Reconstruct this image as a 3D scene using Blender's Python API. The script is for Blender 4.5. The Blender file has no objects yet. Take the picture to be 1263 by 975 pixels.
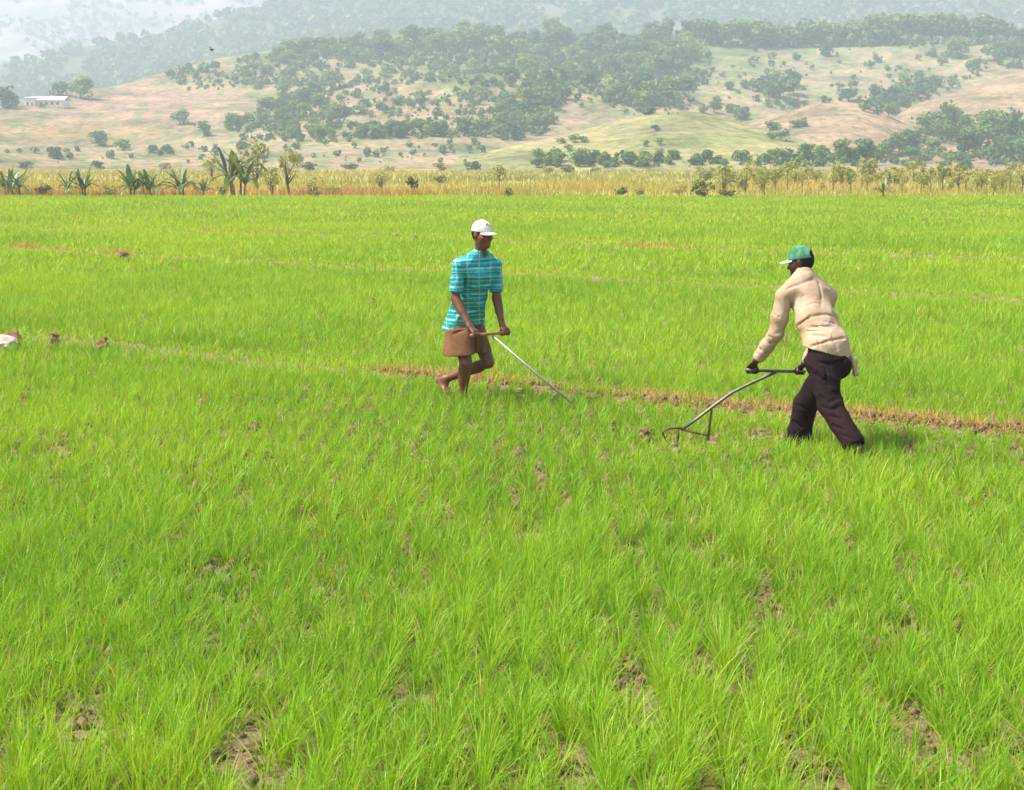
import bpy, math, random
import numpy as np
from mathutils import Vector
from mathutils.bvhtree import BVHTree

# ------------------------------------------------------------------ camera, light, exposure
SC = bpy.context.scene
COL = SC.collection
F, CX, CY, YH, H = 1900.0, 631.5, 487.5, 196.0, 2.24      # focal length and horizon in photo pixels, eye height in m
PHI = math.atan((CY - YH) / F)
cam = bpy.data.cameras.new('camera'); camo = bpy.data.objects.new('camera', cam); COL.objects.link(camo)
camo.location = (0, 0, H); camo.rotation_euler = (math.pi / 2 - PHI, 0, 0)
cam.sensor_width = 36; cam.lens = 36 * F / 1263; cam.clip_start = 0.1; cam.clip_end = 12000
SC.camera = camo

SUN_DIR = Vector((-0.55, -0.10, 0.83)).normalized()
world = bpy.data.worlds.new('World'); SC.world = world; world.use_nodes = True
wt = world.node_tree
sky = wt.nodes.new('ShaderNodeTexSky'); sky.sky_type = 'NISHITA'; sky.sun_disc = False
sky.sun_elevation = math.asin(SUN_DIR.z); sky.sun_rotation = math.atan2(SUN_DIR.x, SUN_DIR.y)
sky.dust_density = 3.0
wt.links.new(sky.outputs[0], wt.nodes['Background'].inputs[0])
wt.nodes['Background'].inputs[1].default_value = 0.11
sun = bpy.data.lights.new('sun', 'SUN'); suno = bpy.data.objects.new('sun', sun); COL.objects.link(suno)
sun.energy = 4.6; sun.angle = math.radians(4); sun.color = (1.0, 0.95, 0.87)
suno.rotation_euler = (-SUN_DIR).to_track_quat('-Z', 'Y').to_euler()
SC.view_settings.view_transform = 'Standard'; SC.view_settings.look = 'None'
SC.view_settings.exposure = 1.08; SC.view_settings.gamma = 1; SC.view_settings.use_curve_mapping = False
SC.render.engine = 'CYCLES'
SC.cycles.max_bounces = 8; SC.cycles.diffuse_bounces = 3; SC.cycles.transmission_bounces = 4
SC.cycles.volume_bounces = 3; SC.cycles.use_denoising = True
SC.cycles.caustics_reflective = False; SC.cycles.caustics_refractive = False

# ------------------------------------------------------------------ helpers
cphi, sphi = math.cos(PHI), math.sin(PHI)
def ray(px, py):
    a, b = (px - CX) / F, (CY - py) / F
    return np.array((a, cphi + b * sphi, -sphi + b * cphi))
def P(px, py, Y):
    d = ray(px, py); return np.array((0, 0, H)) + d * (Y / d[1])
def G(px, py, z=0.0):
    d = ray(px, py); return np.array((0, 0, H)) + d * ((z - H) / d[2])
def nrm(v):
    v = np.asarray(v, float); return v / np.linalg.norm(v)
R = random.Random(7)
NR = np.random.default_rng(11)

def _h(ix, iy, s):
    n = (ix.astype(np.int64) * 374761393 + iy.astype(np.int64) * 668265263 + s * 974634777) & 0x7fffffff
    n = ((n ^ (n >> 13)) * 1274126177) & 0x7fffffff
    return ((n ^ (n >> 16)) & 0xffff) / 65535.0
def vnoise(x, y, s=0):
    x, y = np.broadcast_arrays(np.asarray(x, float), np.asarray(y, float))
    ix, iy = np.floor(x), np.floor(y); fx, fy = x - ix, y - iy
    fx, fy = fx * fx * (3 - 2 * fx), fy * fy * (3 - 2 * fy)
    a, b = _h(ix, iy, s), _h(ix + 1, iy, s); c, d = _h(ix, iy + 1, s), _h(ix + 1, iy + 1, s)
    return (a * (1 - fx) + b * fx) * (1 - fy) + (c * (1 - fx) + d * fx) * fy
def fbm(x, y, s=0, o=4):
    t = 0; a = 0.5
    for i in range(o):
        t = t + a * vnoise(np.asarray(x) * 2 ** i, np.asarray(y) * 2 ** i, s + i * 17); a *= .5
    return t / (1 - .5 ** o)
def sstep(a, b, x):
    t = np.clip((x - a) / (b - a), 0, 1); return t * t * (3 - 2 * t)

def tag(o, label=None, cat=None, group=None, kind=None):
    if label: o['label'] = label
    if cat: o['category'] = cat
    if group: o['group'] = group
    if kind: o['kind'] = kind
    return o
def link(name, me, parent=None, loc=None):
    o = bpy.data.objects.new(name, me); COL.objects.link(o)
    if parent is not None: o.parent = parent
    if loc is not None: o.location = loc
    return o
def empty(name, loc, rz=0):
    o = bpy.data.objects.new(name, None); COL.objects.link(o); o.location = loc; o.rotation_euler = (0, 0, rz)
    o.empty_display_size = .2
    return o
def npmesh(name, v, f, mats=(), smooth=False, attrs=None, midx=None):
    """v (N,3), f (M,k) -> mesh, fast"""
    v = np.asarray(v, np.float32); f = np.asarray(f, np.int32); k = f.shape[1]
    me = bpy.data.meshes.new(name)
    me.vertices.add(len(v)); me.vertices.foreach_set('co', v.ravel())
    me.loops.add(f.size); me.loops.foreach_set('vertex_index', f.ravel())
    me.polygons.add(len(f)); me.polygons.foreach_set('loop_start', np.arange(0, f.size, k, dtype=np.int32))
    for m in mats: me.materials.append(m)
    if midx is not None: me.polygons.foreach_set('material_index', np.asarray(midx, np.int32))
    me.update(calc_edges=True)
    if smooth: me.polygons.foreach_set('use_smooth', np.ones(len(f), bool))
    for nm, (ty, arr) in (attrs or {}).items():
        at = me.attributes.new(nm, ty, 'POINT')
        at.data.foreach_set('color' if ty == 'FLOAT_COLOR' else 'value', np.asarray(arr, np.float32).ravel())
    return me
class MB:
    """collects quads/tris of small pieces into one mesh"""
    def __init__(s): s.v = []; s.f = []; s.m = []
    def add(s, v, f, m=0):
        o = len(s.v); s.v += [tuple(map(float, q)) for q in v]; s.f += [tuple(i + o for i in q) for q in f]; s.m += [m] * len(f)
    def box(s, lo, hi, m=0):
        x0, y0, z0 = lo; x1, y1, z1 = hi
        s.add([(x0,y0,z0),(x1,y0,z0),(x1,y1,z0),(x0,y1,z0),(x0,y0,z1),(x1,y0,z1),(x1,y1,z1),(x0,y1,z1)],
              [(3,2,1,0),(4,5,6,7),(0,1,5,4),(1,2,6,5),(2,3,7,6),(3,0,4,7)], m)
    def tube(s, pts, rad, n=8, m=0):
        pts = [np.asarray(p, float) for p in pts]
        if not hasattr(rad, '__len__'): rad = [rad] * len(pts)
        vs, fs = [], []
        for i, p in enumerate(pts):
            t = nrm(pts[min(i + 1, len(pts) - 1)] - pts[max(i - 1, 0)])
            a = np.cross(t, (0.13, 0.31, 0.94) if abs(t[2]) < .9 else (1, 0.1, 0)); a = nrm(a); b = np.cross(t, a)
            for k in range(n):
                w = 2 * math.pi * k / n; vs.append(p + rad[i] * (math.cos(w) * a + math.sin(w) * b))
        for i in range(len(pts) - 1):
            for k in range(n):
                k2 = (k + 1) % n; fs.append((i*n+k, i*n+k2, (i+1)*n+k2, (i+1)*n+k))
        fs.append(tuple(range(n - 1, -1, -1))); fs.append(tuple(range((len(pts)-1)*n, len(pts)*n)))
        s.add(vs, fs, m)
    def build(s, name, mats, parent=None, loc=None, smooth=True):
        me = bpy.data.meshes.new(name); me.from_pydata(s.v, [], s.f)
        for m in (mats if isinstance(mats, (list, tuple)) else [mats]): me.materials.append(m)
        me.polygons.foreach_set('material_index', s.m)
        if smooth: me.polygons.foreach_set('use_smooth', [True] * len(s.f))
        me.update()
        return link(name, me, parent, loc)

# ------------------------------------------------------------------ materials
def mat(name):
    m = bpy.data.materials.new(name); m.use_nodes = True
    return m, m.node_tree, m.node_tree.nodes['Principled BSDF']
def node(nt, ty, **kw):
    n = nt.nodes.new(ty)
    for k, v in kw.items(): setattr(n, k, v)
    return n
def ramp(nt, stops, fac):
    r = node(nt, 'ShaderNodeValToRGB'); e = r.color_ramp.elements
    while len(e) < len(stops): e.new(.5)
    for i, (p, c) in enumerate(stops): e[i].position = p; e[i].color = (*c, 1)
    nt.links.new(fac, r.inputs[0]); return r.outputs[0]
def noise(nt, scale, detail=4, rough=.55, vec=None, dist=0):
    n = node(nt, 'ShaderNodeTexNoise'); n.inputs['Scale'].default_value = scale; n.inputs['Detail'].default_value = detail
    n.inputs['Roughness'].default_value = rough; n.inputs['Distortion'].default_value = dist
    if vec is not None: nt.links.new(vec, n.inputs['Vector'])
    return n.outputs['Fac']
def objco(nt, scale=None):
    t = node(nt, 'ShaderNodeTexCoord').outputs['Object']
    if scale:
        mp = node(nt, 'ShaderNodeMapping'); mp.inputs['Scale'].default_value = scale; nt.links.new(t, mp.inputs[0]); return mp.outputs[0]
    return t
def bump(nt, bsdf, h, strength=.5, dist=.01):
    b = node(nt, 'ShaderNodeBump'); b.inputs['Strength'].default_value = strength; b.inputs['Distance'].default_value = dist
    nt.links.new(h, b.inputs['Height']); nt.links.new(b.outputs[0], bsdf.inputs['Normal'])
def mixc(nt, fac, a, b, mode='MIX'):
    m = node(nt, 'ShaderNodeMix', data_type='RGBA', blend_type=mode)
    for s, v in ((m.inputs[0], fac), (m.inputs[6], a), (m.inputs[7], b)):
        if isinstance(v, (int, float)): s.default_value = v
        elif isinstance(v, tuple): s.default_value = (*v, 1)
        else: nt.links.new(v, s)
    return m.outputs[2]
def simple(name, c1, c2=None, scale=30, rough=.7, spec=.3, metal=0, bumpd=0, vec=None):
    m, nt, b = mat(name)
    v = objco(nt, vec)
    nz = noise(nt, scale, 5, .6, v)
    c2 = c2 or tuple(x * .75 for x in c1)
    nt.links.new(ramp(nt, [(.3, c2), (.7, c1)], nz), b.inputs['Base Color'])
    b.inputs['Roughness'].default_value = rough; b.inputs['Specular IOR Level'].default_value = spec; b.inputs['Metallic'].default_value = metal
    if bumpd: bump(nt, b, nz, .6, bumpd)
    return m
def leafmat(name, stops, attr=None, trans=.45, rough=.55, spec=.25, transtint=(1.25, 1.1, .6)):
    """foliage: diffuse + translucent; tint from a per-vertex attribute or from a per-object random value plus noise"""
    m, nt, b = mat(name)
    if attr: fac = node(nt, 'ShaderNodeAttribute', attribute_name=attr).outputs['Fac']
    else:
        oi = node(nt, 'ShaderNodeObjectInfo').outputs['Random']
        nz = noise(nt, .9, 3, .6, objco(nt))
        ma = node(nt, 'ShaderNodeMath', operation='MULTIPLY_ADD'); nt.links.new(nz, ma.inputs[0]); ma.inputs[1].default_value = .9
        mb = node(nt, 'ShaderNodeMath', operation='MULTIPLY_ADD'); nt.links.new(oi, mb.inputs[0]); mb.inputs[1].default_value = .5; mb.inputs[2].default_value = -.2
        nt.links.new(mb.outputs[0], ma.inputs[2]); fac = ma.outputs[0]
    c = ramp(nt, stops, fac)
    nt.links.new(c, b.inputs['Base Color']); b.inputs['Roughness'].default_value = rough; b.inputs['Specular IOR Level'].default_value = spec
    tr = node(nt, 'ShaderNodeBsdfTranslucent'); nt.links.new(mixc(nt, 1.0, c, transtint, 'MULTIPLY'), tr.inputs[0])
    mx = node(nt, 'ShaderNodeMixShader'); mx.inputs[0].default_value = trans
    nt.links.new(b.outputs[0], mx.inputs[1]); nt.links.new(tr.outputs[0], mx.inputs[2])
    nt.links.new(mx.outputs[0], nt.nodes['Material Output'].inputs[0])
    return m

M_rice = leafmat('rice_leaf', [(0, (.105, .235, .020)), (.35, (.215, .42, .024)), (.62, (.345, .55, .036)), (.8, (.46, .52, .05)), (.9, (.50, .42, .05)), (1, (.55, .40, .16))], 'tint', .42, .45, .3)
M_dry = leafmat('dry_grass', [(0, (.24, .26, .05)), (.35, (.40, .36, .08)), (.65, (.50, .37, .11)), (1, (.46, .25, .11))], 'tint', .3, .7, .1)
M_tree = leafmat('hill_tree_leaf', [(.05, (.032, .090, .048)), (.35, (.070, .160, .060)), (.65, (.165, .26, .06)), (1, (.28, .35, .10))], None, .25, .7, .15)
M_forest = leafmat('forest_leaf', [(0, (.045, .100, .045)), (.5, (.105, .175, .055)), (.85, (.22, .27, .085)), (1, (.28, .23, .12))], 'tint', .2, .8, .1)
M_scrub = leafmat('scrub_leaf', [(0, (.15, .20, .05)), (.45, (.31, .32, .09)), (.8, (.46, .41, .16)), (1, (.44, .30, .15))], None, .35, .7, .15)
M_darkscrub = leafmat('dark_scrub_leaf', [(0, (.05, .07, .025)), (.5, (.12, .14, .05)), (1, (.26, .20, .10))], None, .3, .7, .15)
M_banana = leafmat('banana_leaf', [(0, (.05, .095, .028)), (.45, (.11, .18, .055)), (.8, (.26, .32, .13)), (1, (.42, .36, .18))], None, .3, .4, .4)
M_bark = simple('bark', (.22, .16, .10), (.10, .07, .05), 9, .85, .1, 0, .01)
M_bananastem = simple('banana_stem', (.22, .22, .09), (.16, .09, .05), 6, .7, .2, 0, .005, (1, 1, .3))

def soilmat():
    m, nt, b = mat('field_soil')
    v = objco(nt)
    big = noise(nt, 1.7, 6, .65, v); fine = noise(nt, 34, 6, .7, v)
    c = mixc(nt, .55, ramp(nt, [(.3, (.13, .075, .042)), (.55, (.30, .19, .11)), (.75, (.46, .31, .19))], big),
             ramp(nt, [(.35, (.05, .03, .02)), (.5, (.38, .25, .16)), (.7, (.62, .45, .31))], fine))
    nt.links.new(c, b.inputs['Base Color']); b.inputs['Roughness'].default_value = .95; b.inputs['Specular IOR Level'].default_value = .1
    bump(nt, b, fine, 1.0, .03)
    return m
M_soil = soilmat()
def plainmat():
    m, nt, b = mat('dry_plain')
    v = objco(nt, (1, .35, 1))
    big = noise(nt, .035, 5, .6, v); fine = noise(nt, 1.3, 5, .7, v)
    c = mixc(nt, .5, ramp(nt, [(.3, (.20, .24, .05)), (.5, (.36, .35, .09)), (.7, (.45, .33, .14))], big),
             ramp(nt, [(.3, (.2, .2, .06)), (.7, (.46, .38, .15))], fine))
    nt.links.new(c, b.inputs['Base Color']); b.inputs['Roughness'].default_value = .95; b.inputs['Specular IOR Level'].default_value = .1
    return m
def hillmat(name, nscale=.05, amt=.55):
    m, nt, b = mat(name)
    col = node(nt, 'ShaderNodeAttribute', attribute_name='ground_colour').outputs['Color']
    v = objco(nt)
    n1 = noise(nt, nscale, 7, .68, v, .4); n2 = noise(nt, nscale * 9, 5, .7, v)
    g = ramp(nt, [(.36, (.42, .52, .40)), (.5, (.98, .98, .95)), (.64, (1.5, 1.36, 1.25))], n1)
    c = mixc(nt, amt, col, g, 'MULTIPLY')
    g2 = ramp(nt, [(.36, (.45, .55, .42)), (.5, (1, 1, 1)), (.66, (1.4, 1.3, 1.2))], n2)
    c = mixc(nt, amt, c, g2, 'MULTIPLY')
    nt.links.new(c, b.inputs['Base Color']); b.inputs['Roughness'].default_value = .95; b.inputs['Specular IOR Level'].default_value = .05
    bump(nt, b, n1, .5, 2.0)
    return m

# ------------------------------------------------------------------ bunds (low earth banks across the field), as ground polylines
BUNDPX = [([(-420, 385), (0, 418), (130, 426), (350, 455), (500, 468), (640, 482), (820, 502), (1060, 522), (1263, 541), (1700, 585)], .20, .07),
          ([(-420, 274), (0, 283), (290, 290), (500, 294), (700, 303), (860, 310), (1263, 322), (1700, 334)], .5, .08),
          ([(-420, 296), (0, 308), (150, 317), (290, 324), (400, 330), (650, 341), (830, 352), (1035, 362), (1263, 373), (1700, 395)], .38, .08)]
BUNDS = []
for pl, w, hh in BUNDPX:
    g = np.array([G(*q)[:2] for q in pl])
    xs = np.linspace(g[0, 0], g[-1, 0], 400); BUNDS.append((xs, np.interp(xs, g[:, 0], g[:, 1]), w, hh))
def bund_d(x, y):
    """signed-ish distance in y to each bund, as list"""
    return [(y - np.interp(x, bx, by)) for bx, by, w, hh in BUNDS]
def ground_z(x, y):
    z = (fbm(x * .9, y * .9, 5, 3) - .5) * .05
    for d, (bx, by, w, hh) in zip(bund_d(x, y), BUNDS): z = z + hh * np.exp(-(d / w) ** 2)
    return z
FIELD_END = G(631, 243.5)[1]

# ------------------------------------------------------------------ ground, field soil
gm = npmesh('ground', [(-3600, -300, -.06), (3600, -300, -.06), (3600, 3900, -.06), (-3600, 3900, -.06)], [(0, 1, 2, 3)], [plainmat()])
tag(link('ground', gm), kind='structure')
def gridmesh(name, xs, ys, zf, mats):
    X, Y = np.meshgrid(xs, ys); Z = zf(X, Y); n, m = X.shape
    idx = np.arange(n * m).reshape(n, m)
    f = np.stack([idx[:-1, :-1], idx[:-1, 1:], idx[1:, 1:], idx[1:, :-1]], -1).reshape(-1, 4)
    return npmesh(name, np.stack([X, Y, Z], -1).reshape(-1, 3), f, mats, True)
ys = np.concatenate([np.linspace(-6, 4, 20), np.linspace(4.1, 20, 320), np.linspace(20.1, FIELD_END - .1, 300), [FIELD_END + .3]])
tag(link('field_soil', gridmesh('field_soil', np.linspace(-48, 48, 400), ys, ground_z, [M_soil])), kind='structure')

# ------------------------------------------------------------------ hills
BVH = {}
def hill(name, crest, base, zb, pexp, cols, rough, back, px0=-700, px1=1960, nx=420, nt=90, seed=1, mats=None, colour=None):
    """crest: [(px, py, Y)]; base: [(px, Y)]: a real hill body between its foot line and its crest, with a far side"""
    pxs = np.linspace(px0, px1, nx); c = np.array(crest, float); b = np.array(base, float)
    cy = np.interp(pxs, c[:, 0], c[:, 1]); cD = np.interp(pxs, c[:, 0], c[:, 2]); bD = np.interp(pxs, b[:, 0], b[:, 1])
    k = np.ones(9) / 9; cy = np.convolve(np.pad(cy, 4, 'edge'), k, 'valid'); cD = np.convolve(np.pad(cD, 4, 'edge'), k, 'valid')
    V = np.zeros((nt, nx, 3)); nf = int(nt * .75); C = np.zeros((nt, nx, 4))
    zc = np.array([P(a, e, d)[2] for a, e, d in zip(pxs, cy, cD)])
    for j in range(nt):
        if j < nf:
            t = j / (nf - 1); Y = bD + (cD - bD) * t; g = t ** pexp * (1 - .0) ; z = zb + (zc - zb) * g
        else:
            t2 = (j - nf + 1) / (nt - nf); Y = cD + back * t2; t = 1; z = zc + (-2 - zc) * t2 ** 1.4
        x = (pxs - CX) / F * Y * 1.0 / cphi * (cphi ** 1)
        nz = (fbm(x / rough[0], Y / rough[0], seed, 5) - .5) * rough[1]
        amp = math.sin(math.pi * min(t, 1)) if j < nf else 0
        V[j] = np.stack([x, Y, z + nz * (amp * .9 + .1 * (j > 2))], -1)
    if colour is not None:
        d = V - np.array((0, 0, H)); zc_ = d[..., 1] * cphi - d[..., 2] * sphi; yc = d[..., 1] * sphi + d[..., 2] * cphi
        C[..., :3] = colour(CX + F * d[..., 0] / zc_, CY - F * yc / zc_); C[..., 3] = 1
    idx = np.arange(nt * nx).reshape(nt, nx)
    f = np.stack([idx[:-1, :-1], idx[:-1, 1:], idx[1:, 1:], idx[1:, :-1]], -1).reshape(-1, 4)
    me = npmesh(name, V.reshape(-1, 3), f, [mats], True, {'ground_colour': ('FLOAT_COLOR', C.reshape(-1, 4))})
    o = tag(link(name, me), kind='structure')
    BVH[name] = BVHTree.FromPolygons([tuple(v) for v in V.reshape(-1, 3)], [tuple(q) for q in f.tolist()])
    return o
def hit(px, py, names):
    best = None; d = Vector(ray(px, py)).normalized(); o = Vector((0, 0, H))
    for n in names:
        h = BVH[n].ray_cast(o, d, 6000)
        if h[0] is not None and (best is None or h[3] < best[1]): best = (h[0], h[3], n)
    return best
def blend(base, blobs, px, py, s):
    """soft colour patches over a base colour"""
    c = np.ones(px.shape + (3,)) * np.array(base)
    n = fbm(px / 26, py / 11, s, 4)
    for (cx, cy, rx, ry, col, st) in blobs:
        w = np.exp(-(((px - cx) / rx) ** 2 + ((py - cy) / ry) ** 2) ** 1.5) * st
        w = np.clip(w * sstep(.18, .62, n + w * .45 - .1), 0, 1)[..., None]
        c = c * (1 - w) + np.array(col) * w
    return c
TAN, PINK, OLIVE, GRN, YEL = (.28, .21, .13), (.33, .205, .155), (.255, .21, .135), (.12, .175, .06), (.25, .235, .105)
def colC(px, py):
    c = blend(TAN, [(1050, 90, 230, 60, OLIVE, .9), (900, 75, 60, 40, GRN, .6), (490, 100, 130, 45, PINK, .95), (180, 128, 130, 30, PINK, .75),
                    (700, 110, 130, 45, PINK, .45), (90, 165, 170, 14, (.31, .205, .09), .8), (560, 80, 150, 40, GRN, .75), (740, 90, 140, 50, GRN, .6), (330, 85, 80, 30, GRN, .5),
                    (330, 175, 160, 14, OLIVE, .8), (100, 187, 250, 8, OLIVE, .8), (500, 185, 140, 18, OLIVE, .6), (640, 50, 300, 25, GRN, .9), (1050, 56, 230, 5, GRN, .8)], px, py, 3)
    mg = (sstep(.5, .68, fbm(px / 13, py / 6, 88, 4)) * .6)[..., None]; c = c * (1 - mg) + np.array(GRN) * mg
    terr = .5 + .5 * np.sin(py * 1.15 + 3 * fbm(px / 90, py / 30, 8, 3) * 3)
    wl = np.clip(1 - px / 330, 0, 1)[..., None] * .18
    return c * (1 - wl * terr[..., None])
HM = hillmat('hillside', .05, .85)
hill('hill_slope', [(-700, 150, 520), (-60, 132, 520), (30, 126, 540), (90, 112, 580), (140, 107, 600), (200, 92, 640), (260, 75, 680), (330, 64, 710), (400, 52, 730), (480, 44, 740),
      (560, 38, 740), (640, 44, 740), (700, 46, 740), (770, 46, 720), (830, 40, 700), (870, 52, 680), (930, 55, 680), (1010, 58, 680), (1060, 54, 680), (1110, 50, 690), (1230, 50, 690), (1263, 46, 690), (1960, 30, 700)],
     [(-700, 300), (0, 300), (400, 330), (700, 360), (1263, 380), (1960, 380)], -.5, 1.15, None, (85, 24), 260, seed=3, mats=HM, colour=colC)
hill('yellow_knoll', [(560, 199, 300), (600, 187, 305), (650, 176, 315), (700, 165, 325), (760, 149, 335), (810, 138, 340), (850, 137, 340), (900, 149, 335), (960, 166, 325), (1030, 186, 310), (1075, 199, 300)],
     [(560, 270), (1075, 270)], -.5, .8, None, (32, 3), 60, 560, 1075, 160, 60, 9, HM,
     lambda px, py: blend(YEL, [(800, 160, 60, 9, OLIVE, .5), (690, 172, 60, 8, TAN, .5), (900, 172, 80, 8, (.18, .21, .07), .7)], px, py, 4))
hill('pink_knoll', [(900, 175, 400), (940, 151, 410), (985, 131, 420), (1020, 125, 425), (1050, 127, 425), (1085, 141, 420), (1130, 164, 410), (1175, 190, 400)],
     [(900, 350), (1175, 350)], -.5, .9, None, (32, 4), 80, 900, 1175, 120, 60, 12, HM,
     lambda px, py: blend((.30, .20, .135), [(1045, 140, 25, 15, OLIVE, .8), (1000, 165, 70, 14, OLIVE, .5)], px, py, 5))
hill('brown_slope', [(1075, 165, 440), (1100, 137, 460), (1150, 121, 480), (1200, 105, 500), (1263, 84, 520), (1400, 50, 540), (1960, 40, 560)],
     [(1075, 330), (1960, 330)], -.5, 1.0, None, (60, 8), 140, 1075, 1960, 160, 70, 15, HM,
     lambda px, py: blend((.28, .20, .13), [(1200, 150, 60, 14, OLIVE, .5)], px, py, 6))
HR = hillmat('wooded_ground', .02, .6)
hill('wooded_ridge', [(-700, 150, 1250), (-200, 110, 1300), (0, 90, 1350), (60, 74, 1380), (130, 54, 1400), (210, 42, 1430), (260, 27, 1450), (330, 10, 1470), (380, -3, 1480), (470, -16, 1500), (700, -30, 1500), (1000, -34, 1500), (1263, -30, 1500), (1960, -20, 1500)],
     [(-700, 800), (1960, 860)], -1, 1.1, None, (220, 42), 500, seed=21, mats=HR,
     colour=lambda px, py: blend((.10, .12, .055), [(500, 20, 120, 20, (.17, .14, .09), .5), (760, 14, 140, 20, (.19, .15, .11), .5), (980, 15, 120, 16, (.2, .16, .11), .5), (1180, 25, 110, 12, (.17, .14, .09), .4)], px, py, 7))
hill('far_mountain', [(-700, -60, 2500), (0, -75, 2600), (300, -80, 2600), (700, -80, 2600), (1263, -80, 2600), (1960, -80, 2600)],
     [(-700, 1700), (1960, 1800)], -1, 1.0, None, (420, 110), 700, seed=31, mats=HR, nx=300,
     colour=lambda px, py: blend((.34, .25, .225), [(60, 20, 130, 16, (.15, .17, .10), .7), (230, 35, 120, 10, (.17, .18, .11), .7), (40, 62, 90, 14, (.2, .19, .12), .7), (150, 50, 60, 12, (.42, .27, .23), .6)], px, py, 9))

# ------------------------------------------------------------------ haze (still air between the camera and the far hills)
hz = MB(); hz.box((-4000, -400, -3.2), (4000, 4400, 440))
mh = bpy.data.materials.new('haze_air'); mh.use_nodes = True; mh.node_tree.nodes.clear()
vo = mh.node_tree.nodes.new('ShaderNodeVolumePrincipled'); ou = mh.node_tree.nodes.new('ShaderNodeOutputMaterial')
mh.node_tree.links.new(vo.outputs[0], ou.inputs['Volume'])
vo.inputs['Color'].default_value = (.64, .745, .865, 1); vo.inputs['Density'].default_value = .00068; vo.inputs['Anisotropy'].default_value = 0
ho = hz.build('haze', mh, smooth=False); ho['kind'] = 'stuff'

# ------------------------------------------------------------------ grass blades (numpy)
def blade_mesh(name, base, L, az, lean, curl, width, tint, segs, material, tw=None):
    N = len(base); a = np.stack([np.cos(az), np.sin(az)], -1)
    tw = NR.uniform(-1.2, 1.2, N) if tw is None else tw
    sa = az + np.pi / 2 + tw; side = np.stack([np.cos(sa), np.sin(sa), np.zeros(N)], -1)
    p = base.copy(); V = np.zeros((N, (segs + 1) * 2, 3), np.float32)
    for s in range(segs + 1):
        t = s / segs; w = width * (.75 + .5 * t if t < .35 else 1.0) * (1 - t ** 2.2) + width * .06
        V[:, 2*s] = p - side * (w / 2)[:, None]; V[:, 2*s+1] = p + side * (w / 2)[:, None]
        th = lean + curl * ((s + .5) / segs) ** 1.5; st = L / segs
        p = p + np.concatenate([a * (np.sin(th) * st)[:, None], (np.cos(th) * st)[:, None]], -1)
    k = (segs + 1) * 2; off = (np.arange(N) * k)[:, None, None]
    q = np.array([(2*s, 2*s+1, 2*s+3, 2*s+2) for s in range(segs)])[None]
    f = (off + q).reshape(-1, 4)
    return V.reshape(-1, 3), f, np.repeat(tint, k)
def merge(parts):
    vs, fs, ts, o = [], [], [], 0
    for v, f, t in parts: vs.append(v); fs.append(f + o); ts.append(t); o += len(v)
    return np.concatenate(vs), np.concatenate(fs), np.concatenate(ts)

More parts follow.
